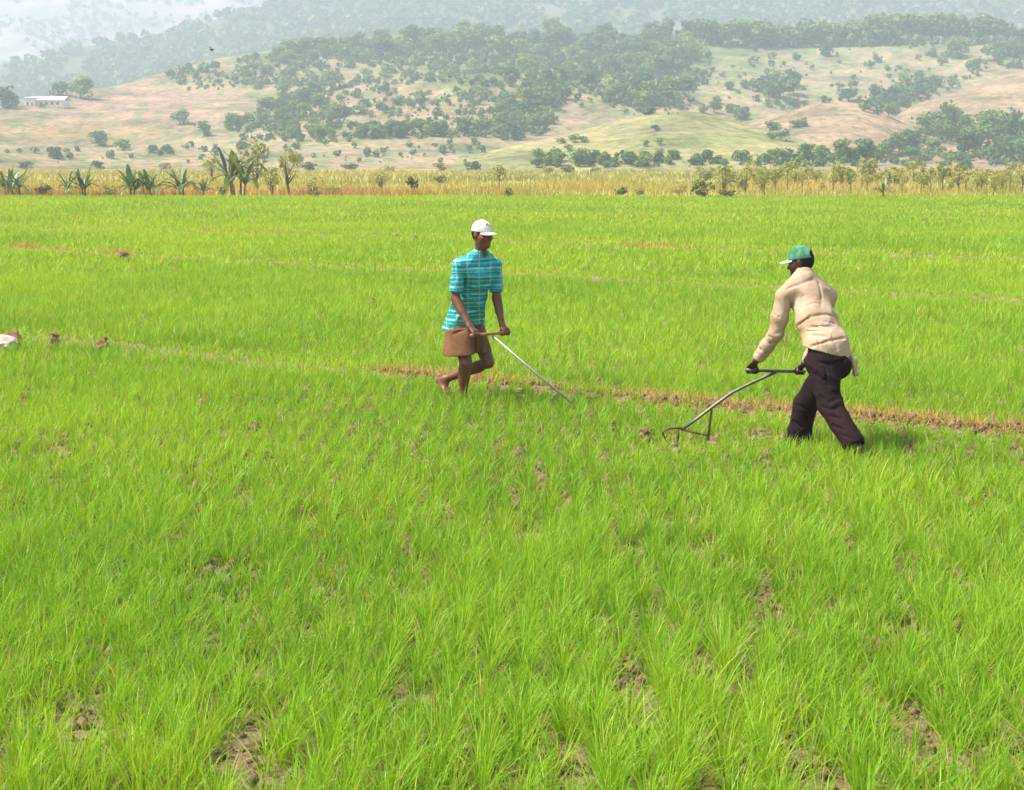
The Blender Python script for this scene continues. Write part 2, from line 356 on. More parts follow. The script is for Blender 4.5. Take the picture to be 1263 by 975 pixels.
A_Y = G(575, 501)[1]; B_Y = G(1000, 559)[1]; HD = P(836, 532, B_Y + .42); A_X = G(568, 501)[0]
def field_tufts(y0, y1, drow, dstep, wide=.42):
    n = int((y1 - y0) / dstep); xm = wide * y1 + 1.2
    rows = np.arange(-xm, xm, drow); ysr = np.arange(n) * dstep + y0
    X, Y = np.meshgrid(rows, ysr)
    X = X + Y * .012 + (NR.normal(0, drow * .2, X.shape) if y1 < 31 else NR.uniform(-.5, .5, X.shape) * drow); Y = Y + NR.uniform(-.5, .5, Y.shape) * dstep
    X, Y = X.ravel(), Y.ravel(); k = np.abs(X) < wide * Y + 1.0
    return X[k], Y[k]
parts = []; dryparts = []
for (y0, y1, dr, ds, nb, seg, w, Lm) in ((3.6, 9, .15, .052, 32, 5, .0050, .205), (9, 16, .155, .06, 22, 4, .0062, .185), (16, 30, .165, .09, 15, 3, .009, .175),
                                         (30, 52, .22, .14, 10, 2, .020, .20), (52, FIELD_END, .38, .22, 9, 2, .034, .20)):
    X, Y = field_tufts(y0, y1, dr, ds)
    gap = fbm(X * 4.6, Y * .8, 41, 3); patch = fbm(X * .22, Y * .22, 43, 3); pl = fbm(X * 1.3, Y * 1.3, 44, 3)
    gap2 = fbm(X * 12, Y * 3.8, 47, 2)
    keep = (gap2 < .735 - .075 * sstep(11, 5.5, Y) - .04 * sstep(.3, 2.5, X)) & (gap < .97 - .04 * sstep(8, 4, Y))
    hs = np.ones(len(X)); tn = np.zeros(len(X))
    for d, (bx, by, bw, hh) in zip(bund_d(X, Y), BUNDS):
        near = np.exp(-(d / (bw * 1.1)) ** 2); vis = fbm(X * .55, Y * .1, 51 + int(bw * 100), 3)
        keep &= ~((near > .45) & (vis + NR.uniform(-.12, .12, len(X)) > (.49 + .3 * sstep(-2.2, -3.2, X) if bw < .3 else .64))); hs *= 1 - .35 * np.exp(-(d / (bw * 3)) ** 2); tn += .12 * np.exp(-(d / (bw * 2.5)) ** 2)
    hs *= 1 - .5 * np.exp(-((X - HD[0]) / .55) ** 2 - ((Y - HD[1] + .35) / .5) ** 2)
    hs *= 1 + .5 * np.exp(-((X - A_X) / .35) ** 2 - ((Y - A_Y + .35) / .4) ** 2)
    hs *= 1 - .2 * sstep(9.5, 11.5, Y) * sstep(16, 14, Y)
    X, Y, patch, pl, hs, tn, gap = (q[keep] for q in (X, Y, patch, pl, hs, tn, gap))
    N = len(X) * nb; rep = lambda q: np.repeat(q, nb)
    hs = hs * (.72 + .55 * pl) * NR.uniform(.8, 1.15, len(X))
    th0 = NR.uniform(0, 2 * np.pi, N); rr = np.abs(NR.normal(0, .024 if y1 < 20 else .045, N))
    bx = rep(X) + np.cos(th0) * rr; by = rep(Y) + np.sin(th0) * rr; bz = ground_z(bx, by) - .01
    L = Lm * rep(hs) * NR.uniform(.6, 1.28, N)
    az = th0 + NR.normal(0, .5, N); lean = np.abs(NR.normal(.20, .20, N)); curl = np.abs(NR.normal(.45, .6, N))
    wind = .25 * (rep(fbm(X * .5, Y * .5, 61, 2)) - .35)
    az = np.where(NR.uniform(0, 1, N) < .12, NR.normal(-.35, .6, N), az); lean = lean + np.abs(wind)
    tint = .43 + .34 * (rep(patch) - .5) + .30 * (rep(pl) - .5) + rep(tn) + NR.normal(0, .09, N) + .10 * sstep(13, 50, Y).repeat(nb)
    u = NR.uniform(0, 1, N); tint = np.where(u < .03 + .04 * (rep(gap) > .52), NR.uniform(.78, 1, N), np.clip(tint, 0, .74))
    parts.append(blade_mesh('b', np.stack([bx, by, bz], -1), L, az, lean, curl, w * NR.uniform(.7, 1.3, N), tint, seg, M_rice))
v, f, t = merge(parts)
tag(link('rice_plants', npmesh('rice_plants', v, f, [M_rice], True, {'tint': ('FLOAT', t)})),
    'bright green young rice covering the whole field in dense tufts', 'rice', kind='stuff')
print('rice faces', len(f))

# dry stubble and straw along the bunds and in the gaps of the rows
parts = []
for bi, (bx_, by_, bw, hh) in enumerate(BUNDS):
    n = (14000, 9000, 9000)[bi]
    lim = .42 * by_.mean() + 2
    x = NR.uniform(-lim, lim, n); y = np.interp(x, bx_, by_) + NR.normal(0, bw * .6, n)
    vis = fbm(x * .55, y * .1, 51 + int(bw * 100), 3); k = vis + NR.uniform(-.1, .1, n) > (.49 + .3 * sstep(-2.2, -3.2, x) if bi == 0 else .64)
    x, y = x[k], y[k]; n = len(x)
    parts.append(blade_mesh('d', np.stack([x, y, ground_z(x, y)], -1), NR.uniform(.06, .18, n) * (1 if bi == 0 else 1.3), NR.uniform(0, 6.28, n), NR.uniform(.2, 1.2, n), NR.uniform(0, .8, n),
                            np.full(n, .007 if bi == 0 else .022), np.clip(NR.normal(.66, .2, n), 0, 1), 2, M_dry))
n = 9500; y = 4 + 10 * NR.uniform(0, 1, n) ** .7; x = NR.uniform(-1, 1, n) * (.42 * y + 1)
k = fbm(x * 4.6, y * .8, 41, 3) > .5; x, y = x[k], y[k]; n = len(x)
parts.append(blade_mesh('d', np.stack([x, y, ground_z(x, y) + .004], -1), NR.uniform(.06, .2, n), NR.uniform(0, 6.28, n), NR.uniform(.8, 1.45, n), NR.uniform(-.1, .5, n),
                        np.full(n, .005), np.clip(NR.normal(.75, .2, n), 0, 1), 2, M_dry))
v, f, t = merge(parts)
tag(link('dry_straw', npmesh('dry_straw', v, f, [M_dry], True, {'tint': ('FLOAT', t)})), 'dry straw and stubble lying along the low earth banks and between rice rows', 'straw', kind='stuff')

# small crumbs of earth between the rows and along the first bund
n = 34000; y = 4 + 12 * NR.uniform(0, 1, n) ** .8; x = NR.uniform(-1, 1, n) * (.42 * y + 1)
bx_, by_, bw, hh = BUNDS[0]; nb_ = 5000; xb = NR.uniform(-7, 7, nb_); yb = np.interp(xb, bx_, by_) + NR.normal(0, bw * .5, nb_); kb = (fbm(xb * .55, yb * .1, 51 + int(bw * 100), 3) > .52 + .3 * sstep(-2.2, -3.2, xb)) & (NR.uniform(0, 1, nb_) < .6); xb, yb = xb[kb], yb[kb]
x, y = np.concatenate([x, xb]), np.concatenate([y, yb]); n = len(x)
oct_v = np.array([(1,0,0),(-1,0,0),(0,1,0),(0,-1,0),(0,0,1),(0,0,-1)], float); oct_f = np.array([(0,2,4),(2,1,4),(1,3,4),(3,0,4),(2,0,5),(1,2,5),(3,1,5),(0,3,5)])
s = NR.gamma(2.2, .0082, n).clip(.006, .045)
ov = oct_v[None] * s[:, None, None] * NR.uniform(.6, 1.3, (n, 6, 1)) + NR.normal(0, .25, (n, 6, 3)) * s[:, None, None]
ov += np.stack([x, y, ground_z(x, y) + s * .25], -1)[:, None]
tag(link('soil_crumbs', npmesh('soil_crumbs', ov.reshape(-1, 3), (oct_f[None] + (np.arange(n) * 6)[:, None, None]).reshape(-1, 3), [M_soil])), 'pinkish brown crumbs of earth between the rice rows', 'soil', kind='stuff')

# dry grass of the plain beyond the field
parts = []
for (y0, y1, n, w, Lm) in ((FIELD_END + .3, FIELD_END + 7, 16000, .05, .55), (FIELD_END + 7, 150, 30000, .07, .5), (150, 300, 30000, .14, .6)):
    y = NR.uniform(y0, y1, n); x = NR.uniform(-1, 1, n) * (.42 * y + 3)
    cl = fbm(x * .12, y * .12, 71, 3); k = cl + NR.uniform(-.2, .2, n) > .38; x, y, cl = x[k], y[k], cl[k]; n = len(x)
    px = CX + F * x / y
    tint = .45 + 1.3 * (fbm(x * .07, y * .03, 73, 3) - .5) + .25 * sstep(y0 + 12, y0, y) * (y0 < 95) + NR.normal(0, .1, n) - .12 * sstep(100, 160, y) + .3 * sstep(-6, -14, x) * sstep(y0 + 6, y0, y) * (y0 < 95)
    parts.append(blade_mesh('p', np.stack([x, y, np.full(n, -.07)], -1), Lm * NR.uniform(.4, 1.3, n) * (.6 + .8 * cl), NR.uniform(0, 6.28, n), NR.uniform(0, .4, n), NR.uniform(0, .9, n),
                            w * NR.uniform(.6, 1.4, n), np.clip(tint, 0, 1), 2, M_dry))
v, f, t = merge(parts)
tag(link('dry_grass', npmesh('dry_grass', v, f, [M_dry], True, {'tint': ('FLOAT', t)})), 'tall yellow and orange dry grass beyond the rice field', 'grass', kind='stuff')

# ------------------------------------------------------------------ trees
def crown_arrays(rng, n, leaf, rx=1., rz=1., lobes=8, low=.1):
    """leaf clumps spread in uneven lobes; unit crown centred at z=0, returns quads"""
    cs = []
    for i in range(lobes):
        a = rng.uniform(0, 2 * np.pi); h = rng.uniform(-.55, .6); r = rng.uniform(.2, .66) * math.sqrt(max(.1, 1 - h * h))
        cs.append((math.cos(a) * r, math.sin(a) * r, h, rng.uniform(.28, .52)))
    V, Fc = [], []
    for i in range(n):
        c = cs[rng.integers(len(cs))]; d = rng.normal(0, 1, 3); d /= np.linalg.norm(d)
        p = np.array(c[:3]) + d * c[3] * rng.uniform(.55, 1.05) ** .6
        nn = nrm(d + rng.normal(0, .55, 3)); a = nrm(np.cross(nn, rng.normal(0, 1, 3))); b = np.cross(nn, a); s = leaf * rng.uniform(.6, 1.4)
        k = len(V)
        V += [p - a*s - b*s*.6, p + a*s*.9 - b*s*.7, p + a*s*1.1 + b*s*.6, p - a*s*.7 + b*s*.9]; Fc.append((k, k+1, k+2, k+3))
    V = np.array(V) * np.array((rx, rx, rz))
    return V, Fc
def tree_mesh(name, rng, n=330, leaf=.13, rx=.5, rz=.42, trunk=True, mats=None, lobes=9):
    """unit-height tree: crown of leaf clumps over a short trunk with limbs"""
    mb = MB(); V, Fc = crown_arrays(rng, n, leaf / rx * .5, rx, rz, lobes)
    mb.add(V + np.array((0, 0, 1.04 - rz)), Fc, 0)
    if trunk:
        mb.tube([(0, 0, -.06), (.01, .01, .25), (0, 0, .62)], [.035, .028, .012], 6, 1)
        for a in (0.4, 2.3, 4.4): mb.tube([(0, 0, .3), (math.cos(a) * .13, math.sin(a) * .13, .5), (math.cos(a) * .24, math.sin(a) * .24, .66)], [.018, .013, .006], 5, 1)
    me = bpy.data.meshes.new(name); me.from_pydata(mb.v, [], mb.f)
    for m in mats: me.materials.append(m)
    me.polygons.foreach_set('material_index', mb.m); me.update(); return me
rng = np.random.default_rng(5)
TREES = [tree_mesh('tree_shape', rng, 460, .115, .50 + .08 * (i % 3), .49 + .04 * (i % 2), True, [M_tree, M_bark], 11 + i % 4) for i in range(7)]
BUSHES = [tree_mesh('bush_shape', rng, 260, .15, .75, .52, False, [M_tree, M_bark], 11) for i in range(4)]
ALLH = ['hill_slope', 'yellow_knoll', 'pink_knoll', 'brown_slope']
placed = []
def put_tree(px, py, hpx, label, group=None, bush=False, wide=1.0, name=None):
    h = hit(px, py, ALLH)
    if h is None: return None
    p = h[0]; sc = hpx * p.y / F * 1.22
    o = link(name or ('bush' if bush else 'tree'), R.choice(BUSHES if bush else TREES), None, (p.x, p.y, p.z - .05 * sc))
    o.scale = (sc * wide, sc * wide, sc); o.rotation_euler = (0, 0, R.uniform(0, 6.28))
    tag(o, label, 'bush' if bush else 'tree', group); placed.append((px, py)); return o
def wood(poly, n, h0, h1, label, group, sep=.55, bush=False, wide=1.1):
    xs = [q[0] for q in poly]; ys_ = [q[1] for q in poly]; done = []; tries = 0
    while len(done) < n and tries < n * 60:
        tries += 1; x, y = R.uniform(min(xs), max(xs)), R.uniform(min(ys_), max(ys_))
        ins = False; j = len(poly) - 1
        for i in range(len(poly)):
            if (poly[i][1] > y) != (poly[j][1] > y) and x < (poly[j][0] - poly[i][0]) * (y - poly[i][1]) / (poly[j][1] - poly[i][1]) + poly[i][0]: ins = not ins
            j = i
        hh = R.uniform(h0, h1)
        if not ins or any(((x - a) / (hh * sep)) ** 2 + ((y - b) / (hh * sep * .6)) ** 2 < 1 for a, b in done): continue
        if put_tree(x, y, hh, label, group, bush, wide * R.uniform(.85, 1.25)): done.append((x, y))
# woods on the near hills, each tree its own object
wood([(330, 68), (420, 54), (560, 42), (700, 48), (860, 46), (870, 84), (800, 100), (700, 82), (560, 72), (440, 78), (350, 84)], 95, 13, 22, 'green tree in the dense wood along the crest of the middle hill', 'trees of the crest wood')
wood([(640, 88), (760, 84), (850, 84), (842, 128), (800, 140), (740, 118), (690, 125)], 34, 12, 20, 'green tree in the wood running down the slope below the crest', 'trees of the slope wood')
wood([(606, 130), (660, 112), (690, 130), (684, 160), (640, 174), (606, 172)], 16, 14, 24, 'tree in the clump above the left foot of the yellow knoll', 'trees above the yellow knoll')
for i in range(25):
    x = 874 + i * 14.6 + R.uniform(-4, 4); put_tree(x, 56 + 2.2 * math.sin((x - 870) / 60) - (x > 1100) * 4, R.uniform(20, 29) + 8 * (abs(x - 1082) < 12), 'dark tree in the row standing along the top of the bare bowl', 'trees of the ridge row', wide=1.25)
wood([(1218, 52), (1263, 48), (1300, 50), (1300, 92), (1250, 86), (1218, 76)], 11, 16, 26, 'green tree in the clump at the upper right end of the ridge row', 'trees at the ridge end')
wood([(930, 108), (980, 106), (984, 124), (932, 122)], 7, 16, 22, 'dark round tree in the isolated clump within the bare bowl', 'trees of the bowl clump', .45)
wood([(926, 134), (1000, 124), (1006, 130), (960, 138)], 7, 7, 11, 'low light green bush on the slope below the bowl clump', 'bushes below the bowl clump', .5, True)
wood([(1060, 128), (1150, 96), (1215, 82), (1216, 94), (1150, 112), (1100, 148), (1075, 148)], 18, 9, 17, 'green tree in the ravine between the bare bowl and the brown slope', 'trees of the ravine')
wood([(1132, 160), (1190, 152), (1263, 172), (1300, 180), (1300, 202), (1140, 196), (1140, 172)], 20, 16, 30, 'dark tree in the wood at the foot of the brown slope', 'trees below the brown slope', .5)
wood([(1032, 194), (1130, 188), (1132, 202), (1034, 204)], 10, 15, 24, 'dark tree in the row at the foot of the pink knoll', 'trees below the pink knoll', .5)
wood([(950, 194), (1026, 192), (1028, 202), (952, 203)], 7, 9, 15, 'dark tree in the row at the right foot of the yellow knoll', 'trees at the right of the yellow knoll', .45)
wood([(650, 200), (832, 196), (832, 206), (652, 207)], 16, 9, 16, 'dark bluish tree in the row at the foot of the yellow knoll', 'trees at the foot of the yellow knoll', .5)
wood([(446, 166), (600, 162), (604, 168), (448, 171)], 16, 9, 17, 'dark tree in the hedge crossing the lower slope', 'trees of the hedge', .5)
wood([(280, 158), (350, 118), (400, 112), (440, 158), (430, 176), (350, 176), (290, 172)], 26, 11, 19, 'bluish green tree in the clump on the left half of the hill', 'trees of the left clump')
wood([(420, 90), (600, 80), (620, 130), (430, 146)], 22, 5, 11, 'small green bush scattered on the pink middle slope', 'bushes on the pink slope', .9, True)
wood([(880, 66), (1200, 66), (1150, 92), (1030, 118), (880, 122)], 16, 4, 9, 'tiny bush scattered on the bare bowl', 'bushes of the bare bowl', 1.1, True)
wood([(850, 138), (925, 138), (925, 148), (860, 146)], 7, 8, 14, 'green tree in the gap behind the yellow knoll', 'trees behind the yellow knoll', .5)
wood([(945, 158), (1000, 156), (1010, 172), (950, 176)], 6, 7, 12, 'grey green bush on the left flank of the pink knoll', 'bushes of the pink knoll', .6, True)
wood([(680, 178), (740, 166), (830, 160), (840, 182), (700, 188)], 7, 5, 9, 'small olive bush on the yellow knoll', 'bushes on the yellow knoll', .9, True)
for px, py, hh, lab, wd in ((222, 154, 18, 'lone dark tree standing on the tan slope at left', 1.0), (99, 122, 25, 'round green tree just right of the white house', 1.1), (72, 118, 15, 'dark tree behind the roof of the white house', 1.2),
                            (160, 94, 10, 'tiny tree alone high on the left hillside', 1.0), (412, 110, 20, 'wide tree alone on the pink slope above the left clump', 1.1),
                            (1018, 70, 16, 'lone tree inside the bare bowl below the ridge row', 1.1), (1180, 72, 20, 'lone round tree near the upper right rim of the bowl', 1.0), (1047, 126, 15, 'dark tree on top of the pink knoll', 1.3), (1017, 127, 8, 'small tree left of the top of the pink knoll', 1.1),
                            (122, 180, 16, 'dark shrubby tree low on the left slope', 1.3), (152, 186, 13, 'light green low tree at the left foot of the slope', 1.6), (252, 168, 15, 'bluish tree left of the left clump', 1.2),
                            (68, 196, 13, 'pale green tree at the far left foot of the slope', 1.4), (6, 134, 22, 'dark tree at the left edge of the picture beside the house', 1.2), (15, 132, 13, 'dark tree just left of the white house', 1.1), (52, 133, 5, 'green bush in front of the white house', 1.3)):
    put_tree(px, py, hh, lab, None, 'bush' in lab, wd)
# low thicket filling the woods and dotting the slopes
def thicket():
    polys = [([(325, 70), (420, 52), (560, 40), (700, 46), (870, 42), (880, 90), (845, 140), (800, 146), (690, 128), (640, 100), (560, 80), (440, 84), (350, 90)], 1500), ([(600, 125), (690, 118), (690, 160), (640, 176), (602, 172)], 220), ([(280, 160), (350, 116), (410, 110), (446, 158), (430, 178), (290, 174)], 330),
             ([(1215, 50), (1300, 48), (1300, 94), (1215, 80)], 130), ([(1055, 130), (1216, 80), (1216, 98), (1075, 150)], 220), ([(1130, 158), (1190, 150), (1300, 178), (1300, 204), (1130, 198)], 330), ([(870, 56), (1240, 52), (1240, 57), (870, 60)], 260), ([(0, 186), (600, 176), (600, 202), (0, 202)], 100),
             ([(400, 70), (640, 66), (640, 160), (400, 160)], 520), ([(880, 60), (1200, 60), (1100, 130), (880, 130)], 80), ([(650, 196), (1263, 190), (1263, 206), (650, 207)], 330), ([(200, 90), (400, 60), (400, 110), (230, 112)], 260), ([(440, 158), (604, 156), (604, 170), (440, 172)], 160)]
    base = []
    for poly, n in polys:
        xs = NR.uniform(min(q[0] for q in poly), max(q[0] for q in poly), n * 2); ys_ = NR.uniform(min(q[1] for q in poly), max(q[1] for q in poly), n * 2); ins = np.zeros(len(xs), bool); j = len(poly) - 1
        for i in range(len(poly)):
            (xi, yi), (xj, yj) = poly[i], poly[j]
            if yi != yj: ins ^= ((yi > ys_) != (yj > ys_)) & (xs < (xj - xi) * (ys_ - yi) / (yj - yi) + xi)
            j = i
        k = ins & (fbm(xs / 18, ys_ / 8, 77, 3) > .42)
        for x, y in list(zip(xs[k], ys_[k]))[:n]:
            h = hit(x, y, ALLH)
            if h: base.append((*h[0], R.choice((2.5, 3.5, 5, 7, 10)) * R.uniform(.8, 1.2) * h[0].y / F))
    return np.array(base)
print('hill trees', len(placed))

# far woods on the ridge and the mountain: nobody could count them
def far_wood(name, hname, n, h0, h1, q, xr, yr, dens, label, px_seed):
    xs, ys_ = NR.uniform(*xr, n), NR.uniform(*yr, n); k = fbm(xs / 45, ys_ / 16, px_seed, 3) > dens
    base = []
    for x, y in zip(xs[k], ys_[k]):
        h = hit(x, y, [hname])
        if h: base.append(tuple(h[0]))
    return clumps(name, np.array(base), NR.uniform(h0, h1, len(base)), q, label)
def clumps(name, b, s, q, label):
    m = len(b)
    d = NR.normal(0, 1, (m, q, 3)); d /= np.linalg.norm(d, axis=-1, keepdims=True)
    c = b[:, None] + (d * NR.uniform(.5, 1, (m, q, 1)) * np.array((.55, .55, .45)) + np.array((0, 0, .5))) * s[:, None, None]
    nn = d + NR.normal(0, .5, d.shape); nn /= np.linalg.norm(nn, axis=-1, keepdims=True)
    a = np.cross(nn, NR.normal(0, 1, d.shape)); a /= np.linalg.norm(a, axis=-1, keepdims=True); e = np.cross(nn, a)
    L = (s[:, None, None] * .2) * NR.uniform(.6, 1.3, (m, q, 1))
    V = np.stack([c - a*L - e*L*.6, c + a*L - e*L*.7, c + a*L*.8 + e*L, c - a*L*.9 + e*L*.7], 2).reshape(-1, 3)
    t = np.repeat(np.clip(NR.normal(.45, .2, m), 0, 1), q * 4)
    return tag(link(name, npmesh(name, V, np.arange(len(V)).reshape(-1, 4), [M_forest], False, {'tint': ('FLOAT', t)})), label, 'wood', kind='stuff')
tb = thicket(); clumps('hill_thicket', tb[:, :3], tb[:, 3], 26, 'low green thicket filling the woods and dotting the near hill')
far_wood('ridge_wood', 'wooded_ridge', 11000, 5, 11, 22, (-300, 1560), (-34, 130), .34, 'hazy blue green wood covering the ridge behind the hill', 91)
far_wood('mountain_wood', 'far_mountain', 2400, 5, 10, 14, (-250, 480), (-30, 100), .42, 'pale hazy wood scattered on the far mountain', 95)

# ------------------------------------------------------------------ scrub, saplings and banana plants at the far edge of the field
def bush_thing(px, py, hpx, wide, label, m, name='shrub', group=None, stem=.35, n=520, leaf=.075, airy=1.0):
    p = G(px, py, -.05); sc = hpx * p[1] / F; rg = np.random.default_rng(int(abs(px * 13 + py)))
    t = empty(name, tuple(p), R.uniform(0, 6.28)); tag(t, label, 'tree' if 'tree' in name or 'sapling' in name else 'shrub', group)
    V, Fc = crown_arrays(rg, n, leaf, wide * .5 * sc, (1 - stem) * .56 * sc, 8); mb = MB(); mb.add(V + np.array((0, 0, sc * (stem + (1 - stem) * .5))), Fc)
    mb.build('crown', m, t, smooth=False)
    mb = MB(); k = 1 if stem > .3 else 4
    for i in range(k):
        a = rg.uniform(0, 6.28); e = rg.uniform(.02, .1) * sc * (0 if k == 1 else 1.6)
        mb.tube([(0, 0, -.05), (math.cos(a) * e * .4, math.sin(a) * e * .4, stem * .6 * sc), (math.cos(a) * e, math.sin(a) * e, sc * .62)], [.022 * sc, .017 * sc, .008 * sc], 6)
        for b in range(3):
            a2 = rg.uniform(0, 6.28); z0 = sc * (stem * .8 + .08 * b)
            mb.tube([(math.cos(a) * e * .5, math.sin(a) * e * .5, z0), (math.cos(a2) * wide * .2 * sc, math.sin(a2) * wide * .2 * sc, z0 + .2 * sc)], [.011 * sc, .004 * sc], 5)
    mb.build('trunk' if k == 1 else 'stem', M_bark, t)
    return t
S, Dk = M_scrub, M_darkscrub
for px, py, hh, wd, lab, m, st in (
        (470, 240, 34, .85, 'pale yellow green shrub standing alone left of the middle of the field edge', S, .3), (509, 244, 28, .75, 'brown leggy shrub with dark base at the field edge', Dk, .35),
        (543, 230, 14, 1.3, 'small green shrub in the yellow grass behind the walking man', Dk, .2), (616, 234, 31, .95, 'orange yellow small tree above the turquoise shirted man', S, .4),
        (627, 246, 14, .95, 'small dark green bush at the field edge right of the orange tree', Dk, .15), (767, 244, 15, 1.3, 'low green shrub, left one of the pair at the field edge', Dk, .15),
        (788, 244, 14, 1.6, 'low brown shrub, right one of the pair at the field edge', S, .15), (866, 246, 24, 1.6, 'wide dark low shrub with bare twigs at the field edge', Dk, .1),
        (896, 246, 13, 2.0, 'flat dark shrub beside the wide low one', Dk, .1), (336, 241, 34, .85, 'bushy yellow green shrub right of the tallest banana plant', S, .15),
        (314, 228, 54, .95, 'tall pale yellow tree rising behind the tallest banana plant', S, .12), (358, 243, 62, .62, 'slim tree with thin trunk and pale yellow leaves', S, .3),
        (262, 224, 30, 1.1, 'loose pale shrub left of the tallest banana plant', S, .3), (385, 244, 26, 1.3, 'orange dry bush right of the slim tree', S, .1), (410, 243, 16, 1.8, 'low brown bush left of the pale yellow green shrub', S, .1),
        (52, 244, 17, 1.7, 'dark brown bush between the first banana plants at far left', Dk, .1), (136, 244, 16, 1.5, 'reddish dry bush left of the middle banana plants', S, .1), (276, 245, 17, 1.4, 'dry bush between the small and tallest banana plant', S, .1),
        (893, 240, 38, .95, 'tall yellow bush at the left end of the sapling row', S, .15), (918, 241, 42, .9, 'tallest yellow bush beside the sapling row', S, .15), (940, 239, 34, .95, 'yellow bush at the start of the sapling row', S, .2),
        (838, 242, 20, 1.4, 'ragged olive bush left of the wide dark shrub', S, .1)):
    bush_thing(px, py, hh, wd, lab, m, 'tree' if ' tree ' in lab else 'shrub', None, st, 300 if hh > 30 else 260, .065 if hh > 30 else .085)
for i, (px, py, hh, wd) in enumerate(((-30, 213, 12, 2), (30, 210, 10, 2.2), (66, 209, 9, 2.4), (120, 210, 11, 2), (205, 211, 12, 1.8), (430, 211, 11, 2.2), (543, 212, 12, 1.8), (583, 212, 14, 1.6), (676, 215, 12, 1.5), (699, 215, 13, 1.5), (735, 213, 8, 2.2),
                                      (800, 212, 9, 2.2), (850, 212, 12, 1.6), (960, 211, 12, 2), (1010, 211, 11, 2.2), (1060, 211, 10, 2.4), (1120, 211, 12, 2), (1190, 211, 13, 2), (1250, 212, 12, 2), (1300, 212, 12, 2), (480, 214, 10, 1.8), (380, 212, 12, 2))):
    bush_thing(px, py, hh, wd, 'olive bush in the broken line beyond the yellow grass', (S, Dk)[i % 2], 'shrub', 'olive bushes beyond the yellow grass', .08, 220, .13)
for i, x in enumerate((385, 440, 510, 555, 620, 680, 810, 880, 915, 985, 1045, 1090, 1150, 1210, 1255, 1310, 1370, 300, 340, 1020, 960, 1180)):
    bush_thing(843 + x / 3.007, 237 + (i * 37 % 5) * 1.6, R.uniform(18, 44), R.uniform(.45, .9), 'slender yellow leaved sapling in the row along the right field edge', S, 'sapling', 'saplings along the right field edge', .32, 190, .085)
for i in range(16):
    bush_thing(872 + i * 28 + R.uniform(-8, 8), R.uniform(226, 233), R.uniform(19, 31), R.uniform(1.1, 1.7), 'ragged yellow olive bush in the belt behind the right saplings', S, 'shrub', 'yellow olive bushes behind the right saplings', .1, 260, .085)

def banana(px, py, hpx, label, nl=9, seed=0, spread=1.0):
    p = G(px, py, -.04); sc = hpx * p[1] / F; rg = np.random.default_rng(seed)
    t = empty('banana_plant', tuple(p), 0); tag(t, label, 'banana plant', 'banana plants at the left field edge' if px < 400 else None)
    tall = hpx > 60; ns = 4 if tall else 2 if hpx > 35 else 1; stems = []
    for q in range(ns):
        hs = sc * (.30 if not tall else (.46, .36, .28, .2)[q]) * (1 if q == 0 or tall else .75); a = rg.uniform(0, 6.28); r = 0 if q == 0 else sc * rg.uniform(.08, .16)
        o = np.array((math.cos(a) * r, math.sin(a) * r, 0)); tip = o * 1.5 + np.array((0, 0, hs)); stems.append((o, tip, hs)); mb = MB()
        mb.tube([o - (0, 0, .05), o * 1.2 + np.array((.02, 0, hs * .5)), tip, tip * 1.06], [.05 * sc ** .3, .045 * sc ** .3, .034 * sc ** .3, .02], 10); mb.build('pseudostem', M_bananastem, t)
    nl = int(nl * 2.2)
    for i in range(nl):
        base, tip, hs = stems[i % ns]; a = i * 2.4 + rg.uniform(-.4, .4); k = i // ns; up = rg.uniform(.35, 1.3) if k > 0 else rg.uniform(.05, .5); L = sc * rg.uniform(.58, .8) * (.74 if tall else 1); W = L * rg.uniform(.065, .105)
        d = np.array((math.cos(a), math.sin(a))); sd = np.array((-d[1], d[0], 0)); pos = base + (tip - base) * rg.uniform(.75, 1.05); vs, fs = [], []
        NS = 12; broken = rg.integers(4, NS)
        for s in range(NS + 1):
            u = s / NS; th = (.12 + up * .8) * spread + .75 * up * u ** 1.6 + (.7 if s >= broken and up > .8 else 0)
            w = (.012 * sc if u < .12 else W * math.sin(math.pi * min(1, (u - .05) / .95)) ** .6) * (1 if s % 3 else .82)
            fold = .35
            for q in (-1, 0, 1): vs.append(pos + sd * q * w + np.array((0, 0, abs(q) * w * fold)))
            pos = pos + np.array((*(d * math.sin(th)), math.cos(th))) * L / NS
            if s: k = (s - 1) * 3; fs += [(k, k+1, k+4, k+3), (k+1, k+2, k+5, k+4)]
        mb = MB(); mb.add(vs, fs); mb.build('leaf', M_banana, t)
    return t
for i, (px, py, hh, nl, lab) in enumerate((( -22, 244, 40, 8, 'banana plant just beyond the left edge of the picture'), (10, 243, 40, 9, 'banana plant at the far left edge of the field'), (24, 244, 42, 10, 'banana plant with reddish stem, second from the left edge'),
        (84, 244, 33, 7, 'drooping banana plant left of the broad fan shaped one'), (105, 244, 40, 10, 'broad fan shaped banana plant standing apart from the others'),
        (161, 244, 42, 10, 'leafy banana plant, leftmost of the close pair'), (177, 243, 36, 7, 'thin banana plant squeezed between the close pair'), (192, 244, 43, 8, 'upright banana plant with bare dark stem, rightmost of the close pair'),
        (226, 244, 43, 10, 'dark ragged banana plant left of the smallest one'), (251, 244, 26, 7, 'smallest banana plant, beside the tallest'), (297, 244, 74, 15, 'tallest banana plant with a crown of many spread leaves'),
        (1089, 246, 30, 7, 'single small banana plant among the saplings at right'))):
    banana(px, py, hh, lab, nl, 100 + i)

